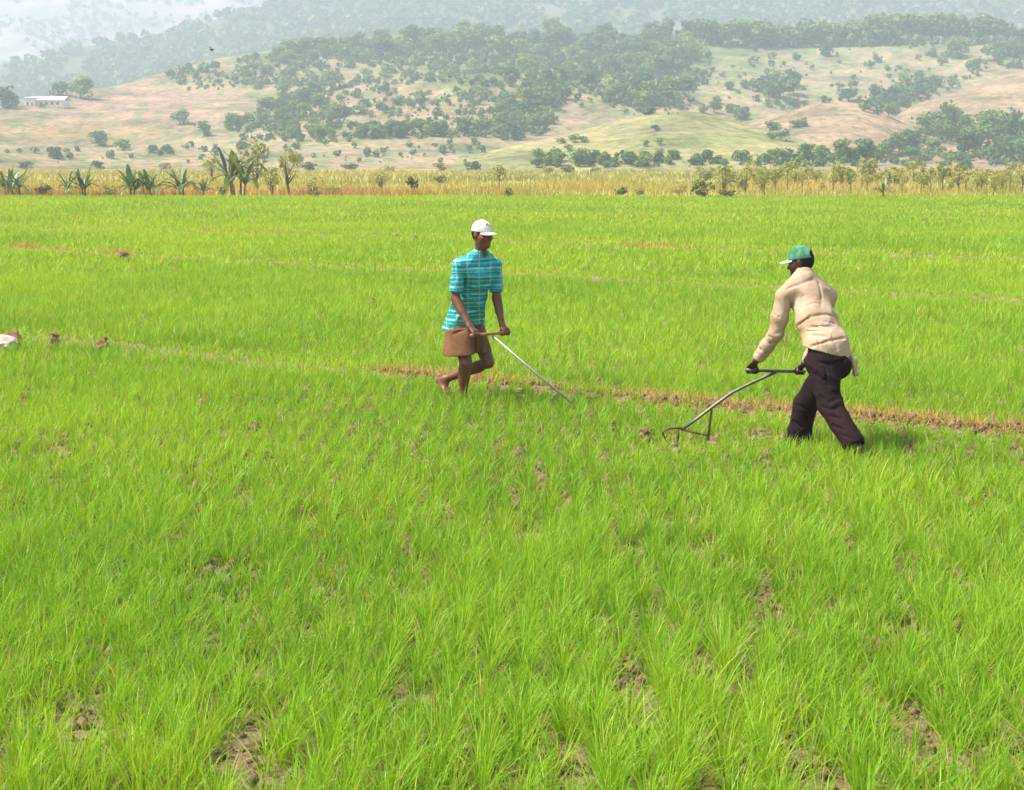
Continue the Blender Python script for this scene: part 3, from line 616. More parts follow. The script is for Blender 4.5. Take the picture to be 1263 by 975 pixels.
# ------------------------------------------------------------------ white house on the left hillside
hp = hit(56, 132, ['hill_slope'])[0]; u = hp.y / F
M_wall = simple('whitewash', (.80, .79, .76), (.66, .62, .58), .8, .9, .1)
M_roof = simple('pale_metal_roof', (.78, .70, .68), (.62, .52, .50), .5, .5, .4)
M_dk = simple('dark_opening', (.035, .03, .03), (.02, .02, .02), 2, .4, .4)
M_red = simple('red_door', (.36, .06, .045), (.25, .05, .04), 2, .6, .3)
hs = empty('house', (hp.x, hp.y, hp.z - .3), math.radians(-8)); tag(hs, 'long low white house with pale roof on the left hillside', 'house')
W, Dp, Hh = 47 * u, 5.0, 10 * u
mb = MB(); mb.box((-W/2, 0, 0), (W/2, Dp, Hh * .85)); mb.box((-W/2 - .05, -1.2, 0), (-W/2 + 11.5 * u, Dp + .05, Hh * 1.12)); mb.build('wall', M_wall, hs, smooth=False)
mb = MB(); z0, z1 = Hh * .86, Hh * 1.34; x0, x1 = -W/2 + 11.6 * u, W/2 + .5
mb.add([(x0,-.6,z0),(x1,-.6,z0),(x1,Dp/2,z1),(x0,Dp/2,z1),(x1,Dp+.6,z0),(x0,Dp+.6,z0),(x0,-.6,z0+.12),(x1,-.6,z0+.12),(x1,Dp/2,z1+.12),(x0,Dp/2,z1+.12),(x1,Dp+.6,z0+.12),(x0,Dp+.6,z0+.12)],
       [(0,1,2,3),(3,2,4,5),(6,9,8,7),(9,11,10,8),(0,6,7,1),(1,7,8,2),(2,8,10,4),(4,10,11,5),(5,11,9,3),(3,9,6,0)])
mb.build('roof', M_roof, hs, smooth=False)
mb = MB(); xa, xb = -W/2 - .4, -W/2 + 11.5 * u; mb.add([(xa,-1.5,Hh*1.14),(xb,-1.5,Hh*1.14),(xb,Dp+.3,Hh*1.36),(xa,Dp+.3,Hh*1.36),(xa,-1.5,Hh*1.19),(xb,-1.5,Hh*1.19),(xb,Dp+.3,Hh*1.41),(xa,Dp+.3,Hh*1.41)],
       [(3,2,1,0),(4,5,6,7),(0,1,5,4),(1,2,6,5),(2,3,7,6),(3,0,4,7)]); mb.build('roof', M_roof, hs, smooth=False)
mb = MB(); mb.box((-W/2 + 7 * u, -1.26, .1), (-W/2 + 9.6 * u, -1.2, Hh * .62)); mb.build('door', M_red, hs, smooth=False)
for x in (1.5, 17, 24, 31, 38):
    mb = MB(); yy = -1.2 if x < 10 else 0; mb.box((-W/2 + x * u, yy - .05, Hh * .34), (-W/2 + (x + 2.6) * u, yy - .002, Hh * .64)); mb.build('window', M_dk, hs, smooth=False)

# ------------------------------------------------------------------ people: signed distance fields meshed as one surface
class SDF:
    def __init__(s, lo, hi, h):
        s.h = h; s.lo = np.asarray(lo, float) - 3 * h; n = np.ceil((np.asarray(hi) - s.lo) / h).astype(int) + 4
        s.ax = [s.lo[i] + np.arange(n[i]) * h for i in range(3)]; s.S = np.full(n, .3, np.float32)
    def grid(s, sl): return s.ax[0][sl[0]][:, None, None], s.ax[1][sl[1]][None, :, None], s.ax[2][sl[2]][None, None, :]
    def box(s, lo, hi):
        r = []
        for i in range(3):
            a = int(np.clip((lo[i] - s.lo[i]) / s.h, 0, len(s.ax[i]))); b = int(np.clip((hi[i] - s.lo[i]) / s.h + 2, 0, len(s.ax[i]))); r.append(slice(a, max(b, a)))
        return tuple(r)
    def put(s, prim, k=.02, op='u'):
        fn, lo, hi = prim; m = k + 4 * s.h; sl = s.box(np.asarray(lo) - m, np.asarray(hi) + m)
        if any(q.stop <= q.start for q in sl): return
        d = fn(*s.grid(sl)); a = s.S[sl]
        if op == 'u': hh = np.maximum(k - np.abs(a - d), 0) / k; s.S[sl] = np.minimum(a, d) - hh * hh * k * .25
        else:
            d = -d; hh = np.maximum(k - np.abs(a - d), 0) / k; s.S[sl] = np.maximum(a, d) + hh * hh * k * .25
    def cut(s, p, n):
        """remove the half space on the n side of p"""
        X, Y, Z = s.grid((slice(None),) * 3); s.S = np.maximum(s.S, ((X - p[0]) * n[0] + (Y - p[1]) * n[1] + (Z - p[2]) * n[2]).astype(np.float32))
    def crease(s, J, pts, r=.010, k=.022):
        q = []
        for px, py in pts:
            for t in np.arange(-.7, .7, .004):
                p = J(px, py, t); i = np.round((p - s.lo) / s.h).astype(int)
                if (i >= 0).all() and (i < s.S.shape).all() and s.S[tuple(i)] < 0: q.append(p + np.array((0, -.003, .001))); break
        for a, b in zip(q[:-1], q[1:]):
            if np.linalg.norm(a - b) < .16: s.put(rc(a, b, r * .55, r * .55), k, 'd')
    def displace(s, fn):
        X, Y, Z = s.grid((slice(None),) * 3); s.S = s.S + np.where(s.S < .06, fn(X, Y, Z), 0).astype(np.float32)
    def mesh(s, name, mats, origin, smooth=True, relax=1):
        S = s.S; ins = S < 0; n = S.shape
        cnt = np.zeros(tuple(q - 1 for q in n), np.int8)
        for a in (0, 1):
            for b in (0, 1):
                for c in (0, 1): cnt += ins[a:n[0]-1+a, b:n[1]-1+b, c:n[2]-1+c]
        act = (cnt > 0) & (cnt < 8); ci = np.argwhere(act); idx = np.full(act.shape, -1, np.int64); idx[act] = np.arange(len(ci))
        corners = [(a, b, c) for a in (0, 1) for b in (0, 1) for c in (0, 1)]; vals = {q: S[ci[:, 0] + q[0], ci[:, 1] + q[1], ci[:, 2] + q[2]] for q in corners}
        acc = np.zeros((len(ci), 3)); w = np.zeros(len(ci))
        for q in corners:
            for ax in range(3):
                if q[ax]: continue
                r = list(q); r[ax] = 1; r = tuple(r); a, b = vals[q], vals[r]; m = (a < 0) != (b < 0); t = np.where(m, a / np.where(m, a - b, 1), 0)
                p = np.tile(np.array(q, float), (len(ci), 1)); p[:, ax] = t; acc[m] += p[m]; w[m] += 1
        V = s.lo + (ci + acc / w[:, None]) * s.h; Q = []
        for ax in range(3):
            o1, o2 = [(1, 2), (2, 0), (0, 1)][ax]
            sa = [slice(1, n[i] - 1) for i in range(3)]; sb = list(sa); sa[ax] = slice(0, n[ax] - 1); sb[ax] = slice(1, n[ax])
            A, B = ins[tuple(sa)], ins[tuple(sb)]; e = np.argwhere(A != B); f0 = A[e[:, 0], e[:, 1], e[:, 2]]
            g = e.copy(); g[:, o1] += 1; g[:, o2] += 1
            def cell(d1, d2):
                c = g.copy(); c[:, o1] -= d1; c[:, o2] -= d2; return idx[c[:, 0], c[:, 1], c[:, 2]]
            q = np.stack([cell(1, 1), cell(0, 1), cell(0, 0), cell(1, 0)], -1); q[~f0] = q[~f0][:, ::-1]; Q.append(q)
        Q = np.concatenate(Q); Q = Q[(Q >= 0).all(1)]
        for _ in range(relax):
            acc = np.zeros_like(V); c = np.zeros(len(V))
            for i in range(4):
                np.add.at(acc, Q[:, i], V[Q[:, (i + 1) % 4]] + V[Q[:, (i + 3) % 4]]); np.add.at(c, Q[:, i], 2)
            V = V * .5 + .5 * acc / np.maximum(c, 1)[:, None]
        return npmesh(name, V - np.asarray(origin), Q, mats, smooth)
def rc(a, b, ra, rb=None):
    a, b = np.asarray(a, float), np.asarray(b, float); rb = ra if rb is None else rb; ba = b - a; L = max(ba @ ba, 1e-9); m = max(ra, rb)
    def fn(X, Y, Z):
        x, y, z = X - a[0], Y - a[1], Z - a[2]; t = np.clip((x * ba[0] + y * ba[1] + z * ba[2]) / L, 0, 1)
        return np.sqrt((x - t * ba[0]) ** 2 + (y - t * ba[1]) ** 2 + (z - t * ba[2]) ** 2) - (ra + (rb - ra) * t)
    return fn, np.minimum(a, b) - m, np.maximum(a, b) + m
def ec(a, b, wa, da, wb, db, side):
    """elliptic limb: half-width w along side, half-depth d across it"""
    a, b = np.asarray(a, float), np.asarray(b, float); ax = nrm(b - a); L = np.linalg.norm(b - a); sd = nrm(side - ax * (np.asarray(side) @ ax)); fw = np.cross(ax, sd); m = max(wa, da, wb, db)
    def fn(X, Y, Z):
        x, y, z = X - a[0], Y - a[1], Z - a[2]; h = x * ax[0] + y * ax[1] + z * ax[2]; t = np.clip(h / L, 0, 1); w = wa + (wb - wa) * t; d = da + (db - da) * t
        q = ((x * sd[0] + y * sd[1] + z * sd[2]) / w) ** 2 + ((x * fw[0] + y * fw[1] + z * fw[2]) / d) ** 2 + ((h - t * L) / np.minimum(w, d)) ** 2
        return (np.sqrt(q) - 1) * np.minimum(w, d)
    return fn, np.minimum(a, b) - m, np.maximum(a, b) + m
def el(c, r, fr):
    """ellipsoid in frame fr = (side, forward, up)"""
    c = np.asarray(c, float); m = max(r)
    def fn(X, Y, Z):
        x, y, z = X - c[0], Y - c[1], Z - c[2]; q = sum(((x * e[0] + y * e[1] + z * e[2]) / k) ** 2 for e, k in zip(fr, r)); return (np.sqrt(q) - 1) * min(r)
    return fn, c - m, c + m
def headframe(fwd):
    f = nrm(fwd); s = nrm(np.cross(f, (0, 0, 1))); return s, f, np.cross(s, f)

def skin(s, prims):
    for p, k in prims: s.put(p, k)
def head_prims(hc, fr):
    sd, fw, up = fr; at = lambda a, b, c: hc + sd * a + fw * b + up * c
    out = [(el(at(0, -.008, .012), (.074, .094, .100), fr), .02), (el(at(0, .03, -.055), (.056, .062, .068), fr), .04), (rc(at(0, .082, .0), at(0, .108, -.034), .008, .0135), .012), (el(at(0, .098, -.037), (.019, .012, .010), fr), .012),
           (rc(at(-.036, .076, .022), at(.036, .076, .022), .011), .02), (rc(at(-.022, .083, -.066), at(.022, .083, -.066), .0075), .010), (rc(at(-.019, .081, -.080), at(.019, .081, -.080), .0085), .010), (el(at(0, .07, -.105), (.028, .024, .02), fr), .03)]
    for q in (-1, 1): out += [(el(at(.076 * q, -.008, -.012), (.010, .021, .031), fr), .008), (el(at(.045 * q, .058, -.03), (.024, .024, .022), fr), .03)]
    return out
def hand_prims(wrist, bar, axis, thumb_dir, br=.014):
    """hand closed round a bar: palm behind it, four bent fingers over it, thumb under it"""
    wrist, bar, axis = np.asarray(wrist), np.asarray(bar), nrm(axis); out = []
    u = wrist - bar; u = nrm(u - axis * (u @ axis)); v = np.cross(axis, u); v = v if v[2] > 0 else -v
    if v[2] < .2 and u[2] > .5: v = v if v[1] * 0 + v @ np.asarray((0, 0, 1)) >= 0 else -v
    kn = bar + u * .012 + v * .030
    out.append((ec(wrist, bar + u * .026 + v * .018, .027, .018, .041, .017, axis), .02))
    rr = br + .008
    for i in range(4):
        off = axis * ((i - 1.5) * .021); fl = (.92, 1.0, 1.05, .9)[i]; pts = []
        for ang in (45, 105, 165, 225, 270):
            an = math.radians(45 + (ang - 45) * fl); pts.append(bar + off + (u * math.cos(an) + v * math.sin(an)) * (rr + (.006 if ang == 45 else 0)))
        for j in range(4): out.append((rc(pts[j], pts[j + 1], .0095 - .0006 * j, .0090 - .0006 * j), .004))
    tb = bar + u * .034 + v * .006 + axis * thumb_dir * .036
    t1 = bar + u * .018 - v * .026 + axis * thumb_dir * .046; t2 = bar - u * .012 - v * .024 + axis * thumb_dir * .036
    out += [(rc(tb, t1, .0125, .011), .010), (rc(t1, t2, .0105, .009), .005)]
    return out
def foot_prims(ank, toe, hl):
    ank, toe, hl = map(np.asarray, (ank, toe, hl)); d = nrm(toe - hl); s = nrm(np.cross(d, (0, 0, 1))); out = [(rc(ank, hl, .034, .032), .03), (rc(ank, hl + (toe - hl) * .55, .036, .028), .03), (ec(hl + (toe - hl) * .2, hl + (toe - hl) * .72, .032, .026, .046, .020, s), .02)]
    for i in range(5):
        b = hl + (toe - hl) * .74 + s * (i - 2) * .018; out.append((rc(b, b + d * (.055 - .006 * abs(i - 1)), .012, .010), .008))
    return out
def skinmat(name, c):
    m, nt, b = mat(name); nz = noise(nt, 14, 5, .6, objco(nt)); nt.links.new(ramp(nt, [(.3, tuple(x * .78 for x in c)), (.7, tuple(x * 1.12 for x in c))], nz), b.inputs['Base Color'])
    b.inputs['Roughness'].default_value = .48; b.inputs['Specular IOR Level'].default_value = .45; bump(nt, b, noise(nt, 160, 3, .6, objco(nt)), .25, .002); return m
def clothmat(name, c, dirt=None, dscale=6, wr=.006):
    m, nt, b = mat(name); v = objco(nt); n1 = noise(nt, dscale, 6, .62, v, .3); n2 = noise(nt, 220, 2, .5, v)
    col = ramp(nt, [(.32, dirt or tuple(x * .8 for x in c)), (.6, c), (1, tuple(min(1, x * 1.06) for x in c))], n1)
    nt.links.new(mixc(nt, .22, col, ramp(nt, [(.3, (.6, .6, .6)), (.7, (1.2, 1.2, 1.2))], n2), 'MULTIPLY'), b.inputs['Base Color']); b.inputs['Roughness'].default_value = .92; b.inputs['Specular IOR Level'].default_value = .12
    w = noise(nt, 17, 5, .6, objco(nt, (1.0, 1.0, .6)), 1.2); bump(nt, b, w, .8, wr); return m
def eyes(o, hc, fr, origin):
    sd, fw, up = fr
    for q in (-1, 1):
        mb = MB(); c = hc + sd * .031 * q + fw * .077 + up * .004 - origin
        for rad, off, mi in ((.0115, 0, 0), (.0062, .0065, 1)):
            vs, fs = [], []
            for i in range(7):
                for j in range(10):
                    th, ph = math.pi * i / 6, 2 * math.pi * j / 10; vs.append(c + fw * off + rad * (math.cos(th) * fw + math.sin(th) * (math.cos(ph) * sd + math.sin(ph) * up)))
            for i in range(6):
                for j in range(10): fs.append((i*10+j, i*10+(j+1) % 10, (i+1)*10+(j+1) % 10, (i+1)*10+j))
            mb.add(vs, fs, mi)
        mb.build('eye', [M_eye, M_iris], o)
M_eye = simple('eye_white', (.72, .66, .58), None, 20, .3, .5); M_iris = simple('eye_dark', (.03, .018, .012), None, 20, .2, .6)
M_hair = simple('black_hair', (.018, .014, .012), (.008, .007, .006), 120, .8, .2, 0, .004)
def fbox(pts, m): a = np.array(pts); return a.min(0) - m, a.max(0) + m
def folds(amp, f1, dirs, seed):
    r = np.random.default_rng(seed); ph = r.uniform(0, 6.28, 8)
    def fn(X, Y, Z):
        o = 0
        wx = .35 * np.sin(9 * X + 7 * Z + ph[6]) + .3 * np.sin(11 * Y - 6 * Z + ph[7])
        for i, d in enumerate(dirs): o = o + (np.abs(np.sin(.5 * f1 * (1 + .37 * i) * (X * d[0] + Y * d[1] + Z * d[2]) + ph[i] + (2.0 + i) * wx)) ** .8 - .6) * amp / (1 + .3 * i) * (.55 + .45 * np.sin(5 * X + 6 * Z * (i + 1) + ph[i + 3]))
        return o
    return fn
def cap_parts(o, hc, fr, origin, mcap, mbrim, rear_hole):
    sd, fw, up = fr; c = hc + up * .03 - fw * .004
    s = SDF(c - .16, c + .16, .0045); s.put(el(c, (.083, .104, .094), fr), .01); s.cut(c + up * -.012, -up + fw * 0.06)
    s.put(el(hc - fw * .004 + up * .012, (.0755, .0955, .103), fr), .004, 'd')
    if rear_hole: s.put(el(c - fw * .10 + up * .012, (.036, .04, .030), fr), .006, 'd')
    s.put(el(c + up * .094, (.008, .008, .006), fr), .004)
    crown = link('cap', s.mesh('cap', [mcap], origin), o)
    b0 = c + fw * .085 + up * -.004; s = SDF(b0 - .15, b0 + .15, .004)
    X, Y, Z = s.grid((slice(None),) * 3); x = (X - b0[0]) * sd[0] + (Y - b0[1]) * sd[1] + (Z - b0[2]) * sd[2]; y = (X - b0[0]) * fw[0] + (Y - b0[1]) * fw[1] + (Z - b0[2]) * fw[2]; z = (X - b0[0]) * up[0] + (Y - b0[1]) * up[1] + (Z - b0[2]) * up[2]
    zz = z + 3.6 * x * x + .12 * y; s.S = np.maximum(np.maximum(np.sqrt((x / .079) ** 2 + (np.maximum(y, -.0) / .092) ** 2) * .08 - .08, np.abs(zz) - .0045), -(y + .035)).astype(np.float32)
    link('brim', s.mesh('brim', [mbrim], origin), crown)
    return crown

def build_person(name, label, O, body, shirt, lower, head, hair_back, skinm, mats, capm, col):
    hc, fr = head; sd, fw, up = fr
    pts = np.concatenate([np.stack([p[0][1], p[0][2]]) for p in body]); s = SDF(pts.min(0), pts.max(0), .006); skin(s, body)
    o = link('person', s.mesh('person', [skinm], O), None, tuple(O)); tag(o, label, 'person')
    # hair: skull cap a little proud of the head, cut back from the face
    s = SDF(hc - .14, hc + .14, .005); s.put(el(hc + up * .012 - fw * .010, (.0785, .0965, .103), fr), .01); s.cut(hc + fw * .028, fw * .9 - up * .35); s.cut(hc - up * .055, -up + fw * .5)
    link('hair', s.mesh('hair', [M_hair], O), o); eyes(o, hc, fr, O)
    for nm, ops, disp, h, m in (('shirt', shirt[0], shirt[1], .0065, mats[0]), (lower[2], lower[0], lower[1], .0065, mats[1])):
        pr = [q for q in ops if q[0] == 'u']; pts = np.concatenate([np.stack([q[1][1], q[1][2]]) for q in pr]); s = SDF(pts.min(0), pts.max(0), h)
        for q in ops:
            if q[0] == 'cut': s.cut(q[1], q[2])
            elif q[0] == 'disp': s.displace(q[1])
            elif q[0] == 'crease':
                for c in q[2]: s.crease(q[1], c, q[3] if len(q) > 3 else .010, q[4] if len(q) > 4 else .022)
            else: s.put(q[1], q[2], q[0])
        link(nm, s.mesh(nm, [m], O), o)
    cap_parts(o, hc, fr, O, *capm); collar([c for c in o.children if c.name.startswith('shirt')][0], col[0], hc, fr, O, mats[0], *col[1:])
    return o

# ---- man in the turquoise shirt, walking towards the camera and to the right
JA = lambda px, py, dy=0.: P(px, py, A_Y + dy)
OA = np.array((JA(578, 490)[0], A_Y, 0.0)); fA, rA = np.array((.574, -.819, 0)), np.array((-.819, -.574, 0))
hcA = JA(594.5, 288.5, -.06); frA = headframe((.74, -.66, -.10)); 
rs, ls, re_, le, rw, lw = JA(566, 325, -.11), JA(611, 325, .11), JA(561.5, 368, -.13), JA(612.5, 367, .10), JA(579, 402, -.27), JA(619.5, 402, -.06)
rb, lb = JA(586, 413.5, -.31), JA(623.5, 410.5, -.08); barA = nrm(lb - rb)
rh, lh = JA(564, 391, .12), JA(583, 392, .22); rk, lk = JA(574.5, 448, -.10), JA(602, 447, .08); ra_, la = JA(571, 490, -.02), JA(549, 468, .27)
nk = JA(592, 317, .0); ch = JA(589, 337, 0); be = JA(580, 370, .09); pe = JA(573, 394, .17)
g0 = lambda p: np.array((p[0], p[1], 0.0))
heelA = g0(ra_) + np.array((-.03, .05, .035)); toeA = g0(ra_) + np.array((.11, -.15, .025))
bodyA = head_prims(hcA, frA) + [(rc(nk - np.array((0, 0, .01)), hcA - frA[2] * .07, .056, .052), .03), (ec(nk + np.array((0, 0, -.05)), be, .10, .07, .12, .08, rA), .05), (ec(be, pe, .12, .08, .13, .09, rA), .05), (rc(rs + np.array((0, 0, -.02)), ls + np.array((0, 0, -.02)), .036), .03),
    (rc(rs + np.array((0, 0, -.02)), re_, .040, .040), .02), (rc(re_, rw, .041, .027), .015), (rc(re_ + (rw - re_) * .1, re_ + (rw - re_) * .5, .040, .034), .02), (rc(ls + np.array((0, 0, -.02)), le, .040, .040), .02), (rc(le, lw, .041, .027), .015), (rc(le + (lw - le) * .1, le + (lw - le) * .5, .040, .034), .02),
    (rc(rh, rk, .088, .058), .03), (rc(rk, ra_, .052, .034), .02), (rc(rk + (ra_ - rk) * .2 + np.array((-.01, .02, 0)), rk + (ra_ - rk) * .5 + np.array((-.01, .015, 0)), .053, .044), .03),
    (rc(lh, lk, .088, .058), .03), (rc(lk, la, .052, .034), .02), (rc(lk + (la - lk) * .2 + np.array((-.01, .01, -.015)), lk + (la - lk) * .5, .052, .044), .03)]
bodyA += foot_prims(ra_, toeA, heelA) + foot_prims(la, JA(555, 486, .16), JA(541.5, 470, .34))
bodyA += hand_prims(rw, rb, barA, 1) + hand_prims(lw, lb, barA, -1)
hemA = JA(572, 403, .17)
rsA, lsA = rs + np.array((0, 0, -.012)), ls + np.array((0, 0, -.012))
shirtA = [('u', ec(nk + np.array((0, 0, -.03)), ch, .10, .08, .158, .105, rA), .03), ('u', ec(ch, be, .160, .108, .152, .115, rA), .04), ('u', ec(be, JA(570, 412, .19), .152, .115, .208, .190, rA), .05),
          ('u', rc(nk + np.array((0, 0, .012)), rsA, .064, .058), .05), ('u', rc(nk + np.array((0, 0, .012)), lsA, .064, .058), .05), ('disp', folds(.018, 30, [(.6, .2, .77), (-.5, .3, .8), (.2, .1, .97)], 3)), ('cut', hemA, nrm((.16, 0, -1))),
          ('d', rc(pe + (pe - be) * 1.3, pe + (pe - be) * .7, .12, .12), .03)]
for a, b in ((rsA, re_), (lsA, le)):
    e = a + (b - a) * .76; shirtA += [('u', ec(a, a + (b - a) * .45, .058, .056, .060, .056, np.array((1., 0, 0))), .015), ('u', ec(a + (b - a) * .4, e, .060, .056, .063, .060, np.array((1., 0, 0))), .008), ('d', rc(e + (b - a) * .22, e - (b - a) * .02, .052, .050), .006)]
shirtA += [('d', rc(nk + fA * .075 + np.array((0, 0, .03)), nk + fA * .105 + np.array((0, 0, -.03)), .034, .010), .01)]
shirtA.append(('crease', JA, [[(585, 330), (588, 352)], [(600, 343), (604, 354), (604, 368)], [(574, 340), (572, 352), (570, 364)], [(575, 362), (584, 368), (594, 366)], [(562, 388), (572, 381), (584, 383)], [(566, 396), (580, 390), (597, 396)], [(588, 376), (596, 371), (601, 372)], [(580, 346), (577, 356)], [(560, 335), (563, 345)], [(613, 338), (610, 348)]], .019))
def collar(o, nk, hc, fr, O, m, r0, r1, hgt, opening):
    ax = nrm(hc - fr[2] * .07 - fr[1] * .012 - nk); a = nk - ax * .02; s = SDF(nk - .16, nk + .2, .0045); s.put(rc(a, a + ax * (hgt + .06), r0, r1), .01); s.put(rc(a - ax * .05, a + ax * (hgt + .16), r0 - .010, r1 - .010), .003, 'd'); s.cut(a + ax * hgt, nrm(ax + fr[1] * (-.35 if opening else -.1)))
    if opening: s.put(rc(nk + fr[1] * .07 + ax * .09, nk + fr[1] * .085 - ax * .03, .05, .022), .006, 'd')
    s.cut(nk - ax * .03, -ax); link('collar', s.mesh('collar', [m], O), o)
shr, shl = JA(564, 441, -.03), JA(593.5, 441, .10)
shortsA = [('u', ec(JA(574, 388, .15), pe, .135, .11, .14, .12, rA), .03), ('u', rc(JA(565, 413, .035), shr, .124, .140), .04), ('u', rc(JA(572, 420, -.01), JA(572, 441, -.07), .095, .105), .03), ('u', rc(JA(584, 406, .19), shl, .105, .112), .012), ('d', rc(JA(587, 414, -.10), JA(588, 448, -.13), .015, .050), .015), ('disp', folds(.018, 36, [(.9, .4, .1), (.7, -.7, .2)], 6)), ('cut', JA(565, 436.5, .05), nrm((.05, 0, -1))), ('cut', JA(572, 402.0, .17), nrm((-.16, 0, 1))),
           ('d', rc(JA(564, 440, -.02), JA(564, 460, -.02), .08, .13), .01), ('d', rc(JA(593, 442, .1), JA(593, 460, .1), .07, .09), .01)]

shortsA.append(('crease', JA, [[(556, 405), (551, 433)], [(566, 408), (564, 435)], [(575, 412), (575, 434)], [(593, 415), (592, 434)], [(560, 412), (572, 407)]], .016))
def turquoise():
    m, nt, b = mat('turquoise_check_shirt'); co = objco(nt); sep = node(nt, 'ShaderNodeSeparateXYZ'); nt.links.new(co, sep.inputs[0])
    def band(src, freq, ph, lo, hi, warp=2.4):
        nz = noise(nt, 7, 2, .5, co); a = node(nt, 'ShaderNodeMath', operation='MULTIPLY_ADD'); nt.links.new(src, a.inputs[0]); a.inputs[1].default_value = freq; a.inputs[2].default_value = ph
        w = node(nt, 'ShaderNodeMath', operation='MULTIPLY_ADD'); nt.links.new(nz, w.inputs[0]); w.inputs[1].default_value = warp; nt.links.new(a.outputs[0], w.inputs[2])
        fr = node(nt, 'ShaderNodeMath', operation='SINE'); nt.links.new(w.outputs[0], fr.inputs[0])
        mr = node(nt, 'ShaderNodeMapRange', interpolation_type='SMOOTHSTEP'); nt.links.new(fr.outputs[0], mr.inputs[0]); mr.inputs[1].default_value = lo; mr.inputs[2].default_value = hi; return mr.outputs[0]
    z, x = sep.outputs[2], sep.outputs[0]
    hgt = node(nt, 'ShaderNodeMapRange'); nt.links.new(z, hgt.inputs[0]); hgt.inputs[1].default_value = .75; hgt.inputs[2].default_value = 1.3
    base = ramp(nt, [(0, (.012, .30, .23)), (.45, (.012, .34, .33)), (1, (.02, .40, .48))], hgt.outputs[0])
    c = mixc(nt, band(z, 118, 0, -.2, .9), base, (.02, .24, .30)); fade = node(nt, 'ShaderNodeMapRange'); nt.links.new(noise(nt, 11, 3, .6, objco(nt, (1, 1, 2.5))), fade.inputs[0]); fade.inputs[1].default_value = .35; fade.inputs[2].default_value = .6; wf = node(nt, 'ShaderNodeMath', operation='MULTIPLY'); nt.links.new(band(z, 79, 1.1, .80, 1.0), wf.inputs[0]); nt.links.new(fade.outputs[0], wf.inputs[1]); c2 = mixc(nt, wf.outputs[0], c, (.42, .60, .54)); c3 = mixc(nt, band(z, 158, .4, .86, 1.0), c2, (.30, .52, .50)); 
    f4 = band(x, 62, .5, .86, 1.0, 2.5); fm = node(nt, 'ShaderNodeMath', operation='MULTIPLY'); nt.links.new(f4, fm.inputs[0]); fm.inputs[1].default_value = .28; c4 = mixc(nt, fm.outputs[0], c3, (.55, .68, .62))
    nt.links.new(c4, b.inputs['Base Color']); b.inputs['Roughness'].default_value = .9; b.inputs['Specular IOR Level'].default_value = .12
    bump(nt, b, noise(nt, 13, 4, .6, objco(nt, (1, 1, .55)), 1.2), .9, .022); return m
M_skinA = skinmat('brown_skin', (.17, .060, .030)); M_skinB = skinmat('dark_skin', (.050, .022, .014))
M_capA = clothmat('white_cap', (.72, .68, .64), (.55, .50, .46), 9, .002); M_capB = clothmat('green_cap', (.045, .18, .095), (.17, .36, .25), 14, .004); M_brimB = clothmat('pale_green_brim', (.42, .50, .40), (.30, .40, .30), 12, .002)
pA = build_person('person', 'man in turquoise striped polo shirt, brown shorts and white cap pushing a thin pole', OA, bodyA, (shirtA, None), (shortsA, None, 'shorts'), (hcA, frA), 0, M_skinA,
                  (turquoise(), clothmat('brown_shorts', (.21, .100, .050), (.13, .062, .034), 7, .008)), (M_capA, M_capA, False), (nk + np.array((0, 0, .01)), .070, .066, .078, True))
mb = MB(); sd, fw, up = frA   # small dark marks on the front of the cap
for a, c, r in ((.018, .066, .010), (.004, .058, .007), (-.03, .046, .006), (.030, .055, .006), (-.022, .050, .004)):
    q = math.sqrt(max(0, 1 - (a / .083) ** 2 - (c / .094) ** 2)) * .104; p = hcA + up * (.03 + c) - fw * .004 + sd * a + fw * (q + .002) - OA; n_ = nrm(sd * a / .083 ** 2 + fw * q / .104 ** 2 + up * c / .094 ** 2); e1 = nrm(np.cross(n_, up)); e2 = np.cross(n_, e1)
    vs = [p + e1 * r * math.cos(k * .785) + e2 * r * .7 * math.sin(k * .785) for k in range(8)]; mb.add(vs + [v - n_ * .003 for v in vs], [tuple(range(8))] + [(k, 8 + k, 8 + (k + 1) % 8, (k + 1) % 8) for k in range(8)])
mb.build('emblem', simple('dark_print', (.06, .04, .05)), [c for c in pA.children if c.name.startswith('cap')][0], smooth=False)

# ---- man in the beige shirt, seen from behind, walking away to the left
JB = lambda px, py, dy=0.: P(px, py, B_Y + dy)
OB = np.array((JB(1012, 559)[0], B_Y, 0.0)); fB = np.array((-.53, .85, 0)); rB = np.array((.85, .53, 0))
hcB = JB(988, 322.5, .34); frB = headframe((-.86, .48, -.20))
ls, rs, le, re_, lw, rw = JB(967.5, 362, .18), JB(1021, 362, .38), JB(957, 412, .20), JB(1012, 412, .45), JB(934, 444, .30), JB(993, 449, .56)
lb, rb = JB(926.5, 457, .35), JB(986.5, 458.5, .58); barB = nrm(rb - lb)
lh, rh = JB(1014, 434, -.06), JB(1028, 434, .06); lk, rk = JB(1023, 498, -.18), JB(994, 498, .2); la, ra_ = JB(1052, 546, -.40), JB(981, 556, .28)
nk = JB(992, 345, .30); ch = JB(996, 362, .27); mi = JB(1008, 396, .13); wa = JB(1019, 428, .0)
